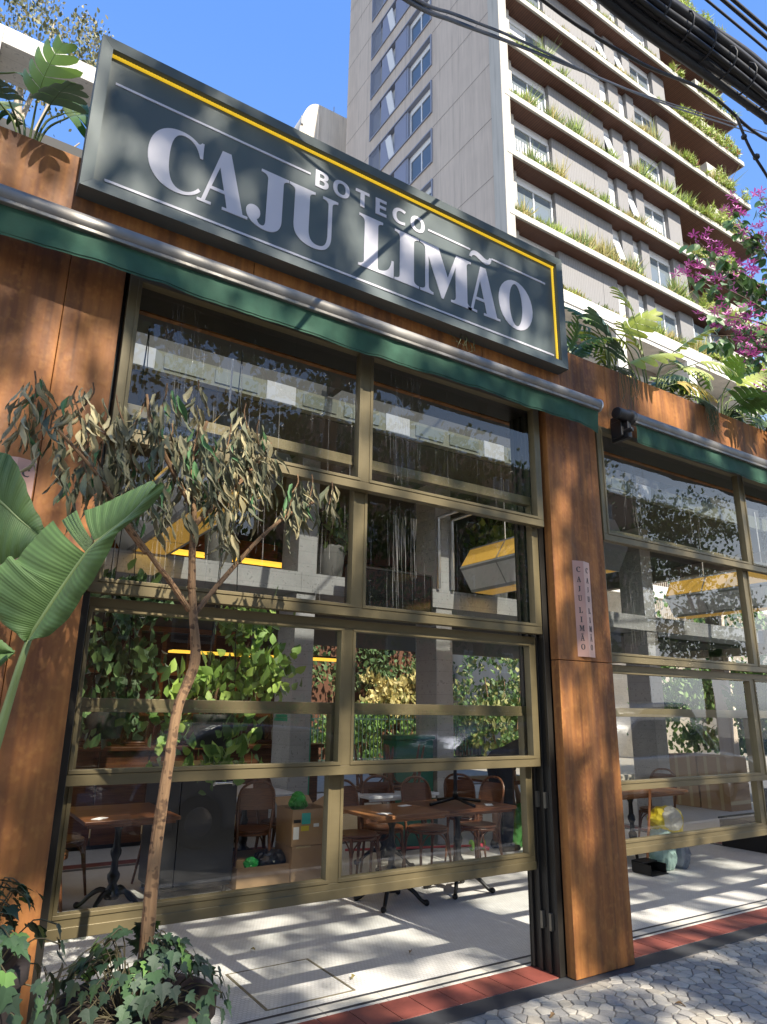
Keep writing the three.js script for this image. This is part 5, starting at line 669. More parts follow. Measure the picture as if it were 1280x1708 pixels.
// ---------- apartment tower behind ----------
{
  const t = thing('apartment_tower', 'tall apartment tower with planted ledges and brown slatted soffits behind the restaurant', 'building');
  const zs = -13.5, zw = -14.1, FL0 = 18.1, slatM = M({ map: T.slat, roughness: .7 }), corr = M({ map: T.corr, bumpMap: T.corrB, bumpScale: .012, roughness: .7 }), pale = M({ c: [.50, .47, .41], roughness: .85 }), frameM = M({ c: [.72, .72, .71], roughness: .5 }), greyFrame = M({ c: [.26, .28, .34], roughness: .6 }), pierM = M({ map: T.plaster, c: [.86, .96, 1.02], roughness: .9 }), winGlass = M({ c: [.10, .13, .16], roughness: .04 }), curtain = M({ c: [.62, .62, .60], roughness: .9 }), rec = M({ c: [.42, .42, .42], roughness: .85 }), backW = M({ c: [.33, .29, .24], roughness: .9 });
  const zb = -27.35, top = 46;
  // body: the shaded side wall with its openings is built as bands
  const xw = 12.97, side = [];
  for (let f = -5; f < 6; f++) { const y0 = 30.1 + (f) * 2.99, yo0 = y0 + .02, yo1 = y0 + 1.90; side.push(box(xw, xw + .3, y0 + 1.92, y0 + 2.985, zb, -14.2)); side.push(box(xw, xw + .3, y0 - .005 + .0, y0 + 1.915, -18.5, -14.2), box(xw, xw + .3, y0 - .005, y0 + 1.915, zb, -24.42)); }
  part('wall', mg([...side, box(xw, xw + .3, 0, 15.15, zb, -14.2), box(xw, xw + .3, 45.95, top, zb, -14.2)]), plaster, t);
  part('core', box(xw + .62, 32, 0, top, zb, -15.2), backW, t);
  part('back_wall', box(xw + .3, 32.3, 0, top, zb - .3, zb), plaster, t);
  const joints = []; for (let f = -4; f < 6; f++) { const y = 29.12 + f * 2.99; for (const [a, b] of [[-18.48, -14.2], [zb, -24.5]]) joints.push(box(xw - .006, xw + .01, y - .012, y + .012, a, b)); } part('wall_joint', mg(joints), M({ c: [.17, .155, .14], roughness: 1 }), t);
  for (let f = -5; f < 6; f++) {
    const y0 = 30.12 + f * 2.99, y1 = y0 + 1.88; if (y0 < 15 || y0 > 44) continue;
    const b = part('window_band', mg([box(xw - .07, xw + .25, y0 - .07, y0, -24.45, -18.5), box(xw - .07, xw + .25, y1, y1 + .07, -24.45, -18.5), box(xw - .07, xw + .25, y0, y1, -18.57, -18.5), box(xw - .07, xw + .25, y0, y1, -24.45, -24.40), box(xw + .02, xw + .25, y0, y1, -20.78, -20.66)]), greyFrame, t);
    const blue = M0.blue; part('blue_panel', box(xw + .0, xw + .05, y0 + .003, y1 - .003, -21.9, -20.79), blue, b); part('blue_panel', box(xw + .0, xw + .05, y0 + .003, y1 - .003, -23.3, -22.5), blue, b);
    part('window_frame', mg([box(xw + .16, xw + .22, y0 + .003, y0 + .07, -20.65, -18.58), box(xw + .16, xw + .22, y1 - .35, y1 - .003, -20.65, -18.58), box(xw + .16, xw + .22, y0 + .07, y1 - .35, -20.65, -20.55), box(xw + .16, xw + .22, y0 + .07, y1 - .35, -18.68, -18.58), box(xw + .16, xw + .22, y0 + .07, y1 - .35, -19.68, -19.60)]), frameM, b);
    for (const [a, c] of [[-20.55, -19.68], [-19.6, -18.68]]) part('pane', box(xw + .19, xw + .20, y0 + .07, y1 - .35, a, c), winGlass, b);
    const sm = box(-.03, .03, 0, 1.2, -.25, .25); sm.rotateZ(.22); sm.translate(xw + .05, y0 + .12, -22.2); part('tilted_window', sm, frameM, b); part('opening', box(xw + .2, xw + .25, y0, y1, -22.5, -21.9), rec, b);
    const gr = []; for (let z = -24.34; z < -23.35; z += .125) gr.push(box(xw - .03, xw - .0, y0 + .003, y1 - .003, z - .02, z + .02)); part('grille', mg(gr), greyFrame, b); part('opening', box(xw + .2, xw + .25, y0, y1, -24.4, -23.3), rec, b);
  }
  // white corner pier
  part('pier', box(12.86, 13.33, 0, top, -14.2, -13.52, .01), pierM, t);
  const soil = M({ c: [.05, .04, .03], roughness: 1 }), winRows = [];
  for (let f = 0; f < 9; f++) {
    const y = FL0 + f * 3.008; // slab top
    if (f > 0) { const s = part('ledge', mg([box(13.04, 32.3, y - .30, y, zs - .07, zs, .02), box(13.34, 32.3, y - .30, y - .22, -17.2, zs - .072)]), pale, t); part('soffit', box(13.36, 32.22, y - .315, y - .302, -17.1, zs - .1), slatM, s); part('ledge_soil', box(13.36, 32.2, y - .2, y - .06, zw + .02, zs - .08), soil, s); }
    // wall storey between this slab and the next
    const a = y + .001, b = y + 3.008 - .318, w = part('storey_wall', mg([box(13.36, 14.1, a, b, -15.1, zw - .02)]), pale, t);
    const P = (x0, x1, dz = 0) => part('wall_panel', box(x0, x1, a, b, zw - .9, zw + dz), corr, w);
    P(16.40, 19.18); P(19.20, 20.20); P(20.86, 21.66); P(22.26, 22.86, .02); P(24.78, 25.85, .03);
    for (const [x0, x1, n] of [[14.1, 16.38, 0], [22.88, 24.76, 0], [20.22, 20.84, 1], [21.68, 22.24, 1]]) {
      const d = .2, wf = []; const h0 = n ? a + .25 : a + .2, h1 = b - .32;
      const W = part('window', mg([box(x0, x1, h1 + .02, b, zw - .9, zw - d), box(x0, x0 + .09, h0, h1 + .02, zw - d - .06, zw - d + .03), box(x1 - .09, x1, h0, h1 + .02, zw - d - .06, zw - d + .03), box(x0 + .09, x1 - .09, h1 - .13, h1 + .02, zw - d - .06, zw - d + .035), box(x0 + .09, x1 - .09, h0, h0 + .08, zw - d - .06, zw - d + .03), ...(n ? [] : [box((x0 + x1) / 2 - .035, (x0 + x1) / 2 + .035, h0 + .08, h1 - .13, zw - d - .05, zw - d + .01)]), box(x0, x1, a, h0 - .003, zw - .9, zw - d)]), frameM, w);
      const xm = (x0 + x1) / 2; if (n) { const g = box(-.26, .26, -1.5, 0, -.02, .02); g.rotateX(hash(f, Math.round(x0), 3) < .5 ? -.24 : -.02); g.translate(xm, h1 - .14, zw - d + .02); part('tilted_window', g, M0.pane, w); } else for (const [p, q] of [[x0 + .09, xm - .035], [xm + .035, x1 - .09]]) part('pane', box(p, q, h0 + .08, h1 - .13, zw - d - .035, zw - d - .025), M0.pane2, w);
      if (!n && !(f === 2 || f === 3) && hash(f, Math.round(x0 * 3), 9) < .55) part('blind', box(x0 + .10, hash(f, Math.round(x0), 8) < .5 ? xm - .04 : x1 - .1, h1 - .13 - (.3 + .9 * hash(f, Math.round(x0), 6)), h1 - .132, zw - d - .024, zw - d - .012), curtain, w);
      if (!n && (f === 2 || f === 3) ) { const L = []; for (let k = 0; k < 12; k++) L.push(box(x0 + .14 + k * (x1 - x0 - .28) / 12, x0 + .14 + (k + .6) * (x1 - x0 - .28) / 12, h0 + .1, h1 - .65, zw - d - .024, zw - d - .01)); part('curtain', mg(L), curtain, w); }
    }
    // recessed balcony and the white block at the corner
    part('balcony_wall', box(25.86, 31.2, a, b, -17.0, -16.8), backW, w); part('balcony_glass', box(25.9, 28.9, a + .2, b - .1, -16.78, -16.74), M0.pane2, w); part('white_block', box(29.1, 31.2, a, b - .9, -16.7, -14.0, .01), pale, w);
    if (f === 0) { part('balcony_glass', box(25.9, 29.0, a + .15, b - .2, -14.3, -14.2), M0.pane2, w); part('balcony_frame', mg([box(25.9, 26.0, a, b, -14.32, -14.12), box(27.3, 27.42, a + .15, b, -14.32, -14.12), box(28.9, 29.0, a, b, -14.32, -14.12)]), frameM, w); }
  }
  // concrete base storeys
  part('base_beam', box(13.04, 33, 17.8, 18.36, -13.9, zs), whiteConc, t); part('base_slab', box(13.04, 33, 17.6, 17.799, -18, -13.55), whiteConc, t);
  for (const x of [13.2, 19.02, 24.07, 29.1]) part('base_column', box(x, x + .62, 0, 17.598, -17.9, -13.52, .01), whiteConc, t);
  for (const y of [13.9, 10.0, 6.0]) { part('base_beam', box(13.04, 33, y, y + .5, -13.9, zs - .03), whiteConc, t); part('base_beam', box(13.04, 33, y + 3.0, y + 3.598 - (y > 13 ? .0 : 0), -18, -17.0), whiteConc, t); const rl2 = []; for (let x = 13.2; x < 29; x += .14) rl2.push(box(x, x + .03, y + .5, y + 1.55, -14.2, -14.17)); part('railing', mg([...rl2, box(13.1, 29, y + 1.551, y + 1.62, -14.22, -14.15)]), M({ c: [.10, .06, .05], roughness: .5 }), t); }
  part('base_wall', box(13.1, 32, 0, 17.598, -18.4, -18.05), whiteConc, t);
  // planting along the ledges
  const im = []; const r = rng(91), cols = [[.30, .34, .08], [.42, .40, .11], [.52, .44, .17], [.20, .28, .07], [.42, .52, .09]];
  const blade = new THREE.BufferGeometry(); blade.setAttribute('position', new THREE.Float32BufferAttribute([-.03, 0, 0, .03, 0, 0, 0, 1, .25], 3)); blade.setAttribute('uv', new THREE.Float32BufferAttribute([0, 0, 1, 0, .5, 1], 2)); blade.computeVertexNormals();
  const items = [];
  for (let f = 0; f < 9; f++) { const y = FL0 + f * 3.008 + (f ? -.05 : .27);
    const low = f < 5 ? 1 : .55;
    for (let k = 0; k < 5200; k++) { const x = 13.4 + 18.7 * r(), d = fbm(x / 20, f / 10 + .05, 22, 10, 4, 5 + f); if (d < .44 && r() < .8) continue; const tall = Math.pow(Math.max(0, d - .44), 1.4) * 6 * low; items.push([x, y, zs - .06 - r() * .26, (.10 + tall * (.4 + .8 * r())) * low + .05, (r() - .5) * 1.5, cols[Math.floor((fbm(x / 20, .3, 16, 4, 3, 40 + f) * 1.2 - .1 + r() * .35) * 4.9 + 5) % 5]]); }
    for (let k = 0; k < 7; k++) { const bx = 13.6 + 12 * r(), s0 = .12 + .3 * r() * r(), yel = r(); for (let q = 0; q < 150 * s0 * 3; q++) items.push([bx + (r() + r() - 1) * s0 * 2.2, y + .01, zs - .1 - r() * .2, s0 * (.5 + 1.3 * r()), (r() - .5) * 1.6, cols[yel < .4 ? 2 : r() < .5 ? 1 : 4]]); }
    for (let k = 0; k < 1500; k++) { const x = 25.9 + 6.1 * r(), d = fbm(x / 8, f / 10 + .05, 9, 10, 3, 25 + f); if (d < .42) continue; const e = (d - .42) * 4.2; items.push([x, y + r() * e * .9, zs - .2 + .42 * r(), .16 + .22 * r(), (r() - .5) * 2.6, r() < .03 && f > 3 ? [.42, .09, .05] : cols[r() < .55 ? 4 : Math.floor(r() * 5)]]); }
    for (let k = 0; k < 500; k++) { if (f < 7) break; const x = 26 + 6 * r(); items.push([x, y + .1, zs + .05 + .2 * r(), -.3 - .5 * r(), (r() - .5), cols[4]]); } }
  const g = new THREE.InstancedMesh(blade, leafMat([1, 1, 1], .35, .7), items.length), o = new THREE.Object3D(), c = new THREE.Color(); items.forEach(([x, y, z, h, tilt, col], i) => { o.position.set(x, y, z); o.rotation.set(tilt * .5, i * 2.4, tilt); o.scale.set(1 + .6 * ((i * 7) % 5) / 5, h, .6); o.updateMatrix(); g.setMatrixAt(i, o.matrix); const k = .7 + .6 * hash(i, 1, 2); g.setColorAt(i, c.setRGB(col[0] * k, col[1] * k, col[2] * k)); });
  g.name = 'ledge_planting'; scene.add(g); tag(g, 'green and straw coloured planting along the ledges of the apartment tower', 'plants', null, 'stuff');
}
// ---------- roof canopy, tank building, tree, far left ----------
{
  const t = thing('concrete_canopy', 'pale board-marked concrete canopy at the top left corner', 'canopy'); part('slab', box(-4.10, 3, 8.79, 9.028, -4.56, -4.0, .006), whiteConc, t); part('wall', box(-6, -4.103, 8.2, 9.027, -4.54, -4.001, .006), whiteConc, t); part('support', box(-6, -5.5, 5.3, 8.199, -4.5, -4.05), whiteConc, t); part('support', box(2.4, 2.8, 5.3, 8.789, -4.5, -4.05), whiteConc, t);
  const w = thing('tank_building', 'pale building with a rounded roof corner behind the sign', 'building'); const wm = M({ map: T.plaster, c: [1.3, 1.4, 1.45], roughness: .9 });
  const sh = new THREE.Shape(); sh.moveTo(11.0, 0); sh.lineTo(17, 0); sh.lineTo(17, 40.3); sh.lineTo(12.4, 40.2); sh.quadraticCurveTo(11.25, 40.1, 11.0, 37.6); sh.closePath(); const g = new THREE.ExtrudeGeometry(sh, { depth: 8, bevelEnabled: false, curveSegments: 10 }); g.translate(0, 0, -38); part('wall', muv(g), wm, w); part('antenna', cyl([13.6, 40.2, -30.4], [13.6, 41.1, -30.4], .03, 6), frameGrey(), w); for (const x of [12.3]) part('downpipe', cyl([x, 20, -29.95], [x, 39.4, -29.95], .06, 6), wm, w); part('roof_hatch', box(11.02, 11.2, 37.9, 38.5, -29.98, -29.9), frameGrey(), w);
  const tr = thing('roof_tree', 'thin pale trunked tree rising above the concrete canopy at the top left', 'tree'); const pb = M({ c: [.42, .36, .28], roughness: .9 });
  part('trunk', tube([[-4.1, 5.0, -8], [-4.0, 8, -8], [-3.95, 10.2, -8], [-3.9, 11.2, -8], [-4.0, 13, -8]], [.17, .12, .09, .04], 16, 8, { rough: .1 }), pb, tr);
  for (const q of [[[-3.95, 9.6, -8], [-3.6, 10.9, -7.8], [-3.3, 12.4, -7.6]], [[-3.97, 9.9, -8], [-4.2, 11, -8.2], [-4.6, 13, -8.4]], [[-3.9, 10.7, -8], [-3.7, 12.3, -8.2], [-3.6, 13.9, -8.3]], [[-3.9, 9.2, -8], [-3.5, 10.1, -7.9], [-2.9, 11.0, -7.7]]]) part('branch', tube(q, [.06, .03, .012], 10, 6), pb, tr);
  crownMesh('crown', tr, [[-4.2, 12.8, -8, 1.0, 1.0, .8], [-3.5, 12.7, -7.8, .75, 1.1, .7], [-3.0, 12.3, -7.7, .35, .5, .5], [-4.9, 12.4, -8.2, .8, 1.0, .8]], 5200, .075, [[.15, .17, .06], [.22, .22, .09], [.32, .28, .13], [.11, .13, .05]], 33, null, 95, .2);
}
function frameGrey() { return M({ c: [.3, .3, .3], roughness: .6 }); }
// ---------- cables ----------
{
  const cm = M({ c: [.014, .014, .016], roughness: .6 });
  const a = thing('cable', 'pair of black drop cables crossing the tower from upper left to right', 'cable'); part('strand', tube([[-4.2, 2.7 + .4, 2.6], [-2.41, 4.55, 1.6], [-1.854, 5.175, 1.25], [-1.103, 5.879, .9], [.761, 7.373, .2], [3.019, 9.116, -.6], [9.003, 12.935, -2.0], [16, 17.2, -3.5]], .012, 60, 6), cm, a); part('strand', tube([[-4.2, 3.12, 2.62], [-2.40, 4.57, 1.61], [-1.84, 5.23, 1.25], [-1.05, 5.95, .9], [.78, 7.375, .2], [3.05, 9.16, -.6], [9.02, 13.06, -2.0], [16, 17.4, -3.5]], .009, 60, 6), cm, a);
  const b = thing('cable_bundle', 'thick black bundle of overhead cables at the top right corner', 'cable', [0, 0, 0]); const r = rng(6);
  for (let k = 0; k < 15; k++) { const oy = (r() - .5) * .30, oz = (r() - .5) * .14, s = (r() - .5) * .12; part('strand', tube([[-7, 6.75 + oy + s, 1.25 + oz], [-3, 6.72 + oy, 1.25 + oz], [-.3, 6.52 + oy * .85, 1.25 + oz], [.6, 6.62 + oy, 1.25 + oz], [1.4, 6.70 + oy * 1.1 - s, 1.25 + oz], [5, 6.75 + oy, 1.25 - oz], [12, 7.0 + oy, 1.25 + oz]], .016 + .02 * r(), 40, 6), cm, b); }
  part('lashing', mg([...Array(9)].map((_, i) => new THREE.TorusGeometry(.13, .008, 5, 14).rotateY(Math.PI / 2).translate(-.5 + i * .28, 6.58 + .01 * i, 1.25))), cm, b);
  const c = thing('cable', 'loose thin cables above the bundle in the top right corner', 'cable'); for (const [y, z] of [[7.45, 1.15], [7.62, 1.2], [7.75, 1.1]]) part('strand', tube([[-6, y + .2, z], [-1, y - .05, z], [2, y, z + .05], [8, y + .5, z]], .012 + .006 * (y > 7.6), 30, 5), cm, c);
  const d = thing('cable', 'sagging knotted wires hanging below the bundle at the right edge', 'cable'); part('strand', tube([[-3, 6.6, 1.2], [-1.339, 5.95, 1.2], [-.2, 6.02, 1.2], [.746, 6.28, 1.2], [1.35, 6.25, 1.2], [1.8, 6.3, 1.22], [4, 6.9, 1.3]], .012, 40, 6), cm, d); part('strand', tube([[1.1, 6.28, 1.2], [1.25, 6.02, 1.2], [1.45, 5.86, 1.2], [1.6, 5.72, 1.2], [1.9, 5.8, 1.2]], .011, 20, 6), cm, d); part('knot', mg([new THREE.SphereGeometry(.028, 8, 6).translate(1.33, 5.98, 1.2), new THREE.SphereGeometry(.024, 8, 6).translate(1.18, 6.1, 1.2)]), cm, d);
}
// ---------- flowering tree over the right side ----------
{
  const t = thing('orchid_tree', 'tree branches with magenta blossoms and round green leaves at the right edge', 'tree'); const r = rng(17);
  part('trunk', tube([[7.6, 4.3, -.3], [7.6, 5.2, -.4], [7.5, 6.0, -.7], [7.3, 6.9, -1.0]], [.11, .09, .07, .05], 16, 9, { rough: .1 }), bark, t);
  const darkTwig = M({ c: [.07, .05, .03], roughness: .9 }), ends = [[3.89, 7.17, -1.0],[4.2, 6.7, -1.0],[4.13, 7.78, -1.0],[5.11, 8.77, -1.0],[4.68, 7.72, -1.0],[5.54, 8.59, -1.0],[4.19, 6.34, -1.0],[5.22, 7.54, -1.0],[5.49, 6.77, -1.0],[4.69, 6.15, -1.0],[6.14, 9.41, -1.0],[5.09, 5.73, -1.0],[6.44, 8.55, -1.0],[6.13, 7.38, -1.0]];
  const leafG = [0, 1].map((k) => clean(grid(4, 4, (u, v) => { const s = (u - .5) * 2, w = .44 * Math.sin(Math.PI * Math.pow(lerp(.06, .97, v), .85)); return [s * w, v * (1 + .1 * Math.abs(s)) - .0, (.18 + .1 * k) * Math.abs(s) * w - .16 * v * v]; }))), petal = clean(grid(2, 4, (u, v) => { const s = (u - .5) * 2, w = .16 * Math.sin(Math.PI * Math.pow(lerp(.03, .96, v), 1.3)); return [s * w, v, .3 * v * v]; })), flower = mg([0, 1, 2, 3, 4].map((k) => petal.clone().rotateX(.9).rotateY(k * 1.2566))), lm = [leafMat([.06, .14, .035], .3, .45), leafMat([.09, .20, .05], .35, .45), leafMat([.15, .26, .08], .35, .45)], fm = [leafMat([.62, .10, .42], .3, .6), leafMat([.50, .08, .38], .3, .6), leafMat([.75, .24, .56], .3, .6)];
  const L = [], F = [];
  for (const e of ends) {
    const E = V(e), S = new THREE.Vector3(7.3, 6.9, -1.0), mid = S.clone().lerp(E, .55).add(new THREE.Vector3(0, .15, .05)); part('branch', tube([S.toArray(), mid.toArray(), E.toArray()], [.03, .013, .004], 18, 6), darkTwig, t);
    const curve = new THREE.CatmullRomCurve3([S, mid, E], false, 'centripetal');
    for (let k = 0; k < 46; k++) { const p = curve.getPoint(.42 + .58 * Math.pow(r(), .7)); const a = r() * 7; L.push([[p.x + (r() - .5) * .32, p.y - .02 - r() * .16, p.z + (r() - .5) * .22], [Math.cos(a) * .5, -.75 + .5 * r(), Math.sin(a) * .5], [(r() - .5), .5 + r(), .6], .10 + .05 * r(), Math.floor(r() * 3), k % 2]); }
    for (let k = 0; k < 30; k++) { const p = curve.getPoint(.62 + .38 * r()); F.push([[p.x + (r() - .5) * .34, p.y + .02 + (r() - .3) * .22, p.z + (r() - .5) * .3], [(r() - .5) * 1.4, .4 + r(), (r() - .3) * 1.4], .06 + .03 * r(), Math.floor(r() * 3)]); }
  }
  L.forEach(([p, d, n, s, m, g], i) => { if (i < 300) leafAt(part('leaf', leafG[g], lm[m], t), p, d, n, s); }); const rest = lm.map(() => []); L.slice(300).forEach(([p, d, n, s, m, g]) => { const o = leafAt(new THREE.Object3D(), p, d, n, s); o.updateMatrix(); rest[m].push(leafG[g].clone().applyMatrix4(o.matrix)); }); rest.forEach((l, i) => l.length && tag(part('leaves', mg(l), lm[i], t), null, null, null, 'stuff'));
  const fr2 = fm.map(() => []); F.forEach(([p, d, s, m], i) => { if (i % 13 < 9) leafAt(part('blossom', flower, fm[m], t), p, d, [.3, .2, 1], s); else { const o = leafAt(new THREE.Object3D(), p, d, [.3, .2, 1], s); o.updateMatrix(); fr2[m].push(flower.clone().applyMatrix4(o.matrix)); } }); fr2.forEach((l, i) => l.length && tag(part('blossoms', mg(l), fm[i], t), null, null, null, 'stuff'));
}
// ---------- the street behind the camera: seen mirrored in the panes, and shading the front ----------
function streetTree(label, x, z, h, blobs, n, seed) { const t = thing('street_tree', label, 'tree', [x, 0, z]); part('trunk', tube([[0, -.1, 0], [.1, h * .3, 0], [-.05, h * .55, .05], [.1, h * .8, 0]], [.26, .2, .16, .1], 14, 9, { rough: .12, seed }), bark, t); blobs.slice(0, 5).forEach((b) => part('branch', tube([[0, h * .55, 0], [b[0] * .5, (h * .6 + b[1]) / 2 + .3, b[2] * .5], [b[0], b[1], b[2]]], [.1, .06, .02], 10, 6), bark, t)); crownMesh('crown', t, blobs, n, h > 12 ? .2 : .19, [[.05, .10, .025], [.08, .15, .03], [.13, .20, .04], [.035, .075, .02]], seed, null, h > 12 ? 170 : 150, h > 12 ? .17 : .42); }
const rel = (x, list) => list.map(([a, b, c, ...e]) => [a - x, b, c, ...e]);
// two tall trees across the road whose high canopies dapple the front
function tallTree(label, x, z, x0, x1, seed) {
  const t = thing('street_tree', label, 'tree', [x, 0, z]), r = rng(seed); part('trunk', tube([[0, -.1, 0], [.1, 4, 0], [-.1, 8, .05], [.1, 12, 0], [0, 14.5, 0]], [.3, .24, .18, .12, .06], 18, 9, { rough: .12, seed }), bark, t);
  const pts = [], gs = () => (r() + r() + r() + r() - 2) * 1.1, S = .40;
  for (let yc = 9.6; yc < 16.6; yc += S) for (let xc = x0; xc < x1; xc += S) {
    const X = xc + (r() - .5) * S * .8, Y = yc + (r() - .5) * S * .8, xf = X - 1.0, yf = Y - 10.85; let c = .66;
    if (yf > 4.1) c = xf < -1.0 ? .72 : xf < .6 ? .86 : .42; else if (yf > 3.4) c = xf > 1.4 ? .5 : .74; else if (yf > 1.7) c = xf < -2.3 ? .66 : xf < -.2 ? .56 : xf < .3 ? .5 : .74; else if (yf > .35) c = xf < -.1 ? .46 : xf < .25 ? .3 : xf < .6 ? .8 : .5; else c = .80;
    if (xf > -2.7 && xf < -1.45 && yf > 2.45 && yf < 3.5) c = .22; if (xf > -.75 && xf < .12 && yf > 2.1 && yf < 2.75) c = .3;
    const n = .55 * r() + .45 * clamp((fbm((X + 8) / 20, Y / 20, 22, 22, 2, 77) - .25) * 2); if (n > c) continue; pts.push([X - x, Y, -.7 + 1.4 * r(), .7 + .6 * r()]);
  }
  pts.filter((_, i) => i % 24 === 0).forEach((p) => part('branch', tube([[0, 9 + 4 * r(), 0], [p[0] * .5, p[1] - .6, p[2] * .5], [p[0], p[1], p[2]]], [.05, .03, .01], 8, 5), bark, t));
  const N = 36, im = new THREE.InstancedMesh(crownLeaf, leafMat([1, 1, 1], .14, .6), pts.length * N), o = new THREE.Object3D(), c = new THREE.Color(); let k = 0;
  for (const q of pts) for (let i = 0; i < N; i++) { o.position.set(q[0] + gs() * .17 * q[3], q[1] + gs() * .17 * q[3], q[2] + gs() * .2); o.rotation.set((r() - .5) * 2.4, r() * 7, (r() - .5) * 2.4); o.scale.setScalar(.2 * (.7 + .6 * r())); o.updateMatrix(); im.setMatrixAt(k, o.matrix); const e = .7 + .6 * r(); im.setColorAt(k++, c.setRGB(.09 * e, .16 * e, .035 * e)); }
  im.name = 'crown'; im.castShadow = im.receiveShadow = true; t.add(im); tag(im, null, null, null, 'stuff');
}
tallTree('tall street tree across the road, opposite the left bay', -1.0, 11.2, -4.2, 1.4, 201);
tallTree('tall street tree across the road, opposite the middle pillar', 4.2, 11.2, 1.42, 7.2, 203);
for (const [x, w, sd] of [[-6.5, 'far left of the left bay', 207], [-.6, 'mirrored in the left bay', 221], [5.6, 'mirrored above the cars', 223], [11.8, 'mirrored in the right bay', 205], [18, 'far along at the right', 209], [24.5, 'farthest along at the right', 213]]) streetTree('broad low street tree across the road, ' + w, x, 14.3, 8, [[-1.6, 6.2, .3, 2.4, 2.2, 1.3], [1.6, 6.6, .3, 2.3, 2.2, 1.3], [0, 9.3, .3, 2.8, 2.2, 1.4], [.3, 4.4, .2, 2.8, 1.1, 1.3], [-1.8, 9.0, .3, 1.8, 1.6, 1.2]], 6500, sd);
{
  const h = thing('hedge', 'clipped hedge behind the iron fence across the road', 'hedge', [3, 0, 13.6]); crownMesh('foliage', h, [[-9, .9, 0, 3.2, .8, .4], [-3, .9, 0, 3.2, .8, .4], [3, .9, 0, 3.2, .9, .4], [9, 1.0, 0, 3.2, .9, .4]], 6500, .2, [[.10, .20, .04], [.16, .27, .05], [.06, .13, .03]], 211, null, 160, .3); part('stems', mg([...Array(14)].map((_, i) => cyl([-11 + i * 1.7, 0, 0], [-11 + i * 1.7, 1.2, .1], .03, 5))), bark, h);
  const f = thing('iron_fence', 'dark green iron fence across the road', 'fence', [3, 0, 13.0]); for (let i = 0; i < 9; i++) part('fence_panel', mg([box(-12 + i * 2.7, -9.36 + i * 2.7, .15, .19, -.02, .02), box(-12 + i * 2.7, -9.36 + i * 2.7, 1.45, 1.49, -.02, .02), ...[...Array(18)].map((_, k) => box(-12 + i * 2.7 + k * .147, -11.975 + i * 2.7 + k * .147, .02, 1.6, -.012, .012))]), M({ c: [.02, .06, .035], roughness: .5 }), f);
  const w3 = thing('street_building', 'long brown apartment block across the road at the right', 'building', [34, 0, 42]); part('wall', box(-16, 24, 0, 24, 0, 8), M({ map: T.plaster, c: [.55, .45, .38], roughness: .9 }), w3); for (let i = 0; i < 10; i++) for (let j = 0; j < 7; j++) { const win = part('window', box(-14.5 + i * 3.6, -12.6 + i * 3.6, 1.6 + j * 3.2, 3.3 + j * 3.2, -.06, -.003), M0.pane, w3); part('pane', box(-14.4 + i * 3.6, -12.7 + i * 3.6, 1.7 + j * 3.2, 3.2 + j * 3.2, -.075, -.062), M0.pane2, win); }
  const w = thing('street_building', 'terracotta building across the road', 'building', [4, 0, 21]); part('wall', box(-14, 12, 0, 8, 0, 6), M({ map: T.plaster, c: [.85, .42, .30], roughness: .9 }), w); for (let i = 0; i < 8; i++) { const win = part('window', box(-12.6 + i * 3, -11 + i * 3, 3.8, 5.6, -.06, -.003), M({ c: [.6, .6, .58] }), w); part('pane', box(-12.5 + i * 3, -11.1 + i * 3, 3.9, 5.5, -.075, -.062), M0.pane2, win); }
  const w2 = thing('street_building', 'pale apartment block across the road', 'building', [-14, 0, 30]); part('wall', box(-8, 3.5, 0, 15, 0, 8), M({ map: T.plaster, c: [1.3, 1.3, 1.3], roughness: .9 }), w2); for (let i = 0; i < 3; i++) for (let j = 0; j < 4; j++) { const win = part('window', box(-7 + i * 3.4, -5 + i * 3.4, 2.2 + j * 3.2, 3.9 + j * 3.2, -.06, -.003), M({ c: [.5, .5, .5] }), w2); part('pane', box(-6.9 + i * 3.4, -5.1 + i * 3.4, 2.3 + j * 3.2, 3.8 + j * 3.2, -.075, -.062), M0.pane2, win); }
}
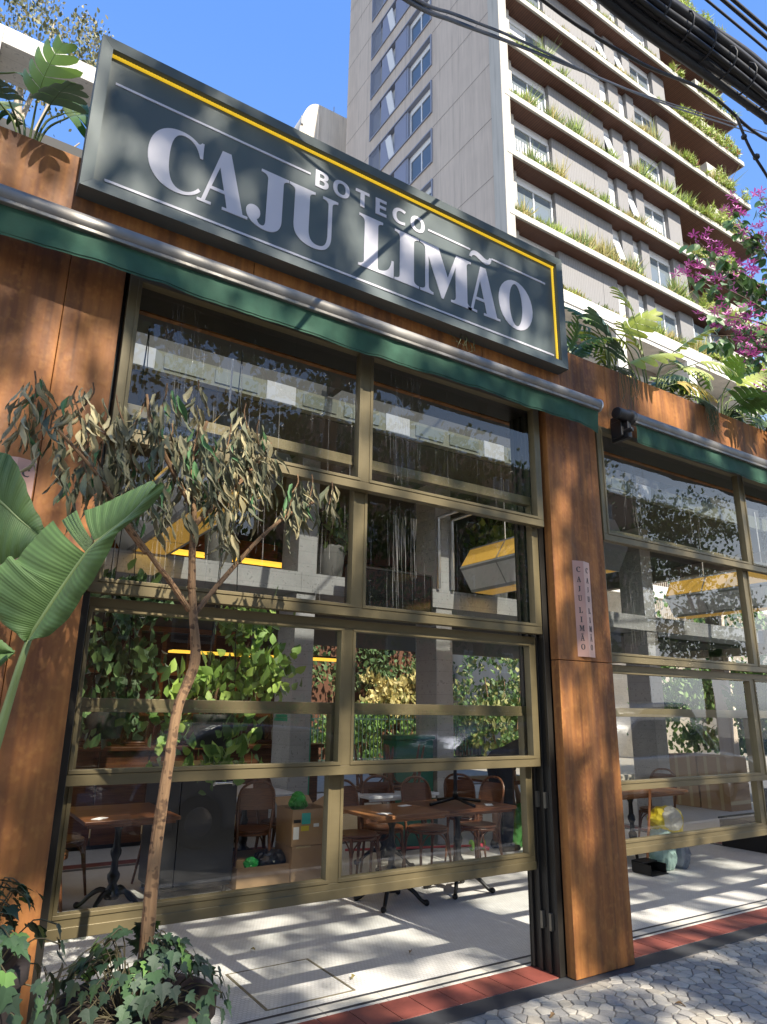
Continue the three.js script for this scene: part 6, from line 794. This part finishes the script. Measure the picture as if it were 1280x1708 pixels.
function car(label, x, z, ry, paint, kind) {
  const t = thing('car', label, 'car', [x, -.12, z], ry), W = .86, van = kind === 'van', hgt = van ? 1.95 : kind === 'suv' ? 1.66 : 1.46;
  const low = new THREE.Shape(); low.moveTo(-2.15, .32); low.lineTo(-2.2, .62); low.quadraticCurveTo(-2.15, .86, -1.9, .9); low.lineTo(1.05, .96); low.quadraticCurveTo(1.9, .88, 2.12, .70); low.lineTo(2.16, .36); low.lineTo(1.78, .28); low.absarc(1.38, .30, .38, 0, Math.PI, false); low.lineTo(-1.0, .26); low.absarc(-1.38, .30, .38, 0, Math.PI, false); low.lineTo(-1.8, .28); low.closePath();
  const b = new THREE.ExtrudeGeometry(low, { depth: W * 2 - .12, bevelEnabled: true, bevelThickness: .06, bevelSize: .05, bevelSegments: 3, curveSegments: 10 }); b.translate(0, 0, -W + .06); const pm = M({ c: paint, roughness: .25, metalness: .35, clearcoat: .8, clearcoatRoughness: .05 }); part('body', clean(b), pm, t);
  const cab = (i, y0, e) => { const q = new THREE.Shape(), back = van ? -2.05 : -1.95; q.moveTo(back + i, y0); q.quadraticCurveTo(back + .35, hgt - .1, back + .75, hgt - i * .5); q.quadraticCurveTo(-.3, hgt + .03 - i * .5, .25, hgt - .05 - i * .5); q.quadraticCurveTo(.7, hgt - .2, 1.15 - i, y0); q.closePath(); const g = new THREE.ExtrudeGeometry(q, { depth: (W - .1 + e) * 2 - .1, bevelEnabled: true, bevelThickness: .05, bevelSize: .04, bevelSegments: 3, curveSegments: 12 }); g.translate(0, 0, -(W - .1 + e) + .05); return clean(g); };
  part('cabin', cab(0, .88, 0), pm, t); part('side_window', cab(.16, .95, .012), M({ c: [.02, .022, .025], roughness: .05 }), t);
  for (const xx of [-1.38, 1.38]) for (const s of [-1, 1]) { const w = part('wheel', new THREE.TorusGeometry(.235, .085, 10, 22).translate(xx, .32, s * (W - .08)), M({ c: [.02, .02, .02], roughness: .8 }), t); part('rim', lathe([[0, -.05], [.05, -.06], [.18, -.05], [.2, .03], [.0, .04]], 16).rotateX(Math.PI / 2 * s).translate(xx, .32, s * (W - .05)), M({ c: [.5, .5, .5], roughness: .3, metalness: .8 }), w); }
  for (const s of [-1, 1]) { part('headlight', new THREE.SphereGeometry(.12, 10, 8).scale(.7, .6, 1.2).translate(2.08, .70, s * .66), M({ c: [.7, .7, .7], roughness: .1 }), t); part('tail_light', new THREE.SphereGeometry(.12, 10, 8).scale(.5, .8, 1).translate(-2.13, .76, s * .68), M({ c: [.5, .02, .02], roughness: .2 }), t); part('mirror', new THREE.SphereGeometry(.09, 8, 6).scale(.7, .7, 1).translate(.85, 1.0, s * (W + .06)), pm, t); }
}
car('grey hatchback on the road, mirrored in the left bay', .9, 6.1, 0, [.24, .25, .27]); car('blue saloon on the road, mirrored left in the right bay', 6.2, 8.0, Math.PI, [.02, .04, .12]); car('silver people carrier on the road, mirrored at the right edge', 8.9, 5.6, 0, [.45, .46, .47], 'suv'); car('white van on the road, mirrored in the right bay', 11.5, 8.2, Math.PI, [.72, .72, .72], 'van');

renderer.render(scene, camera);
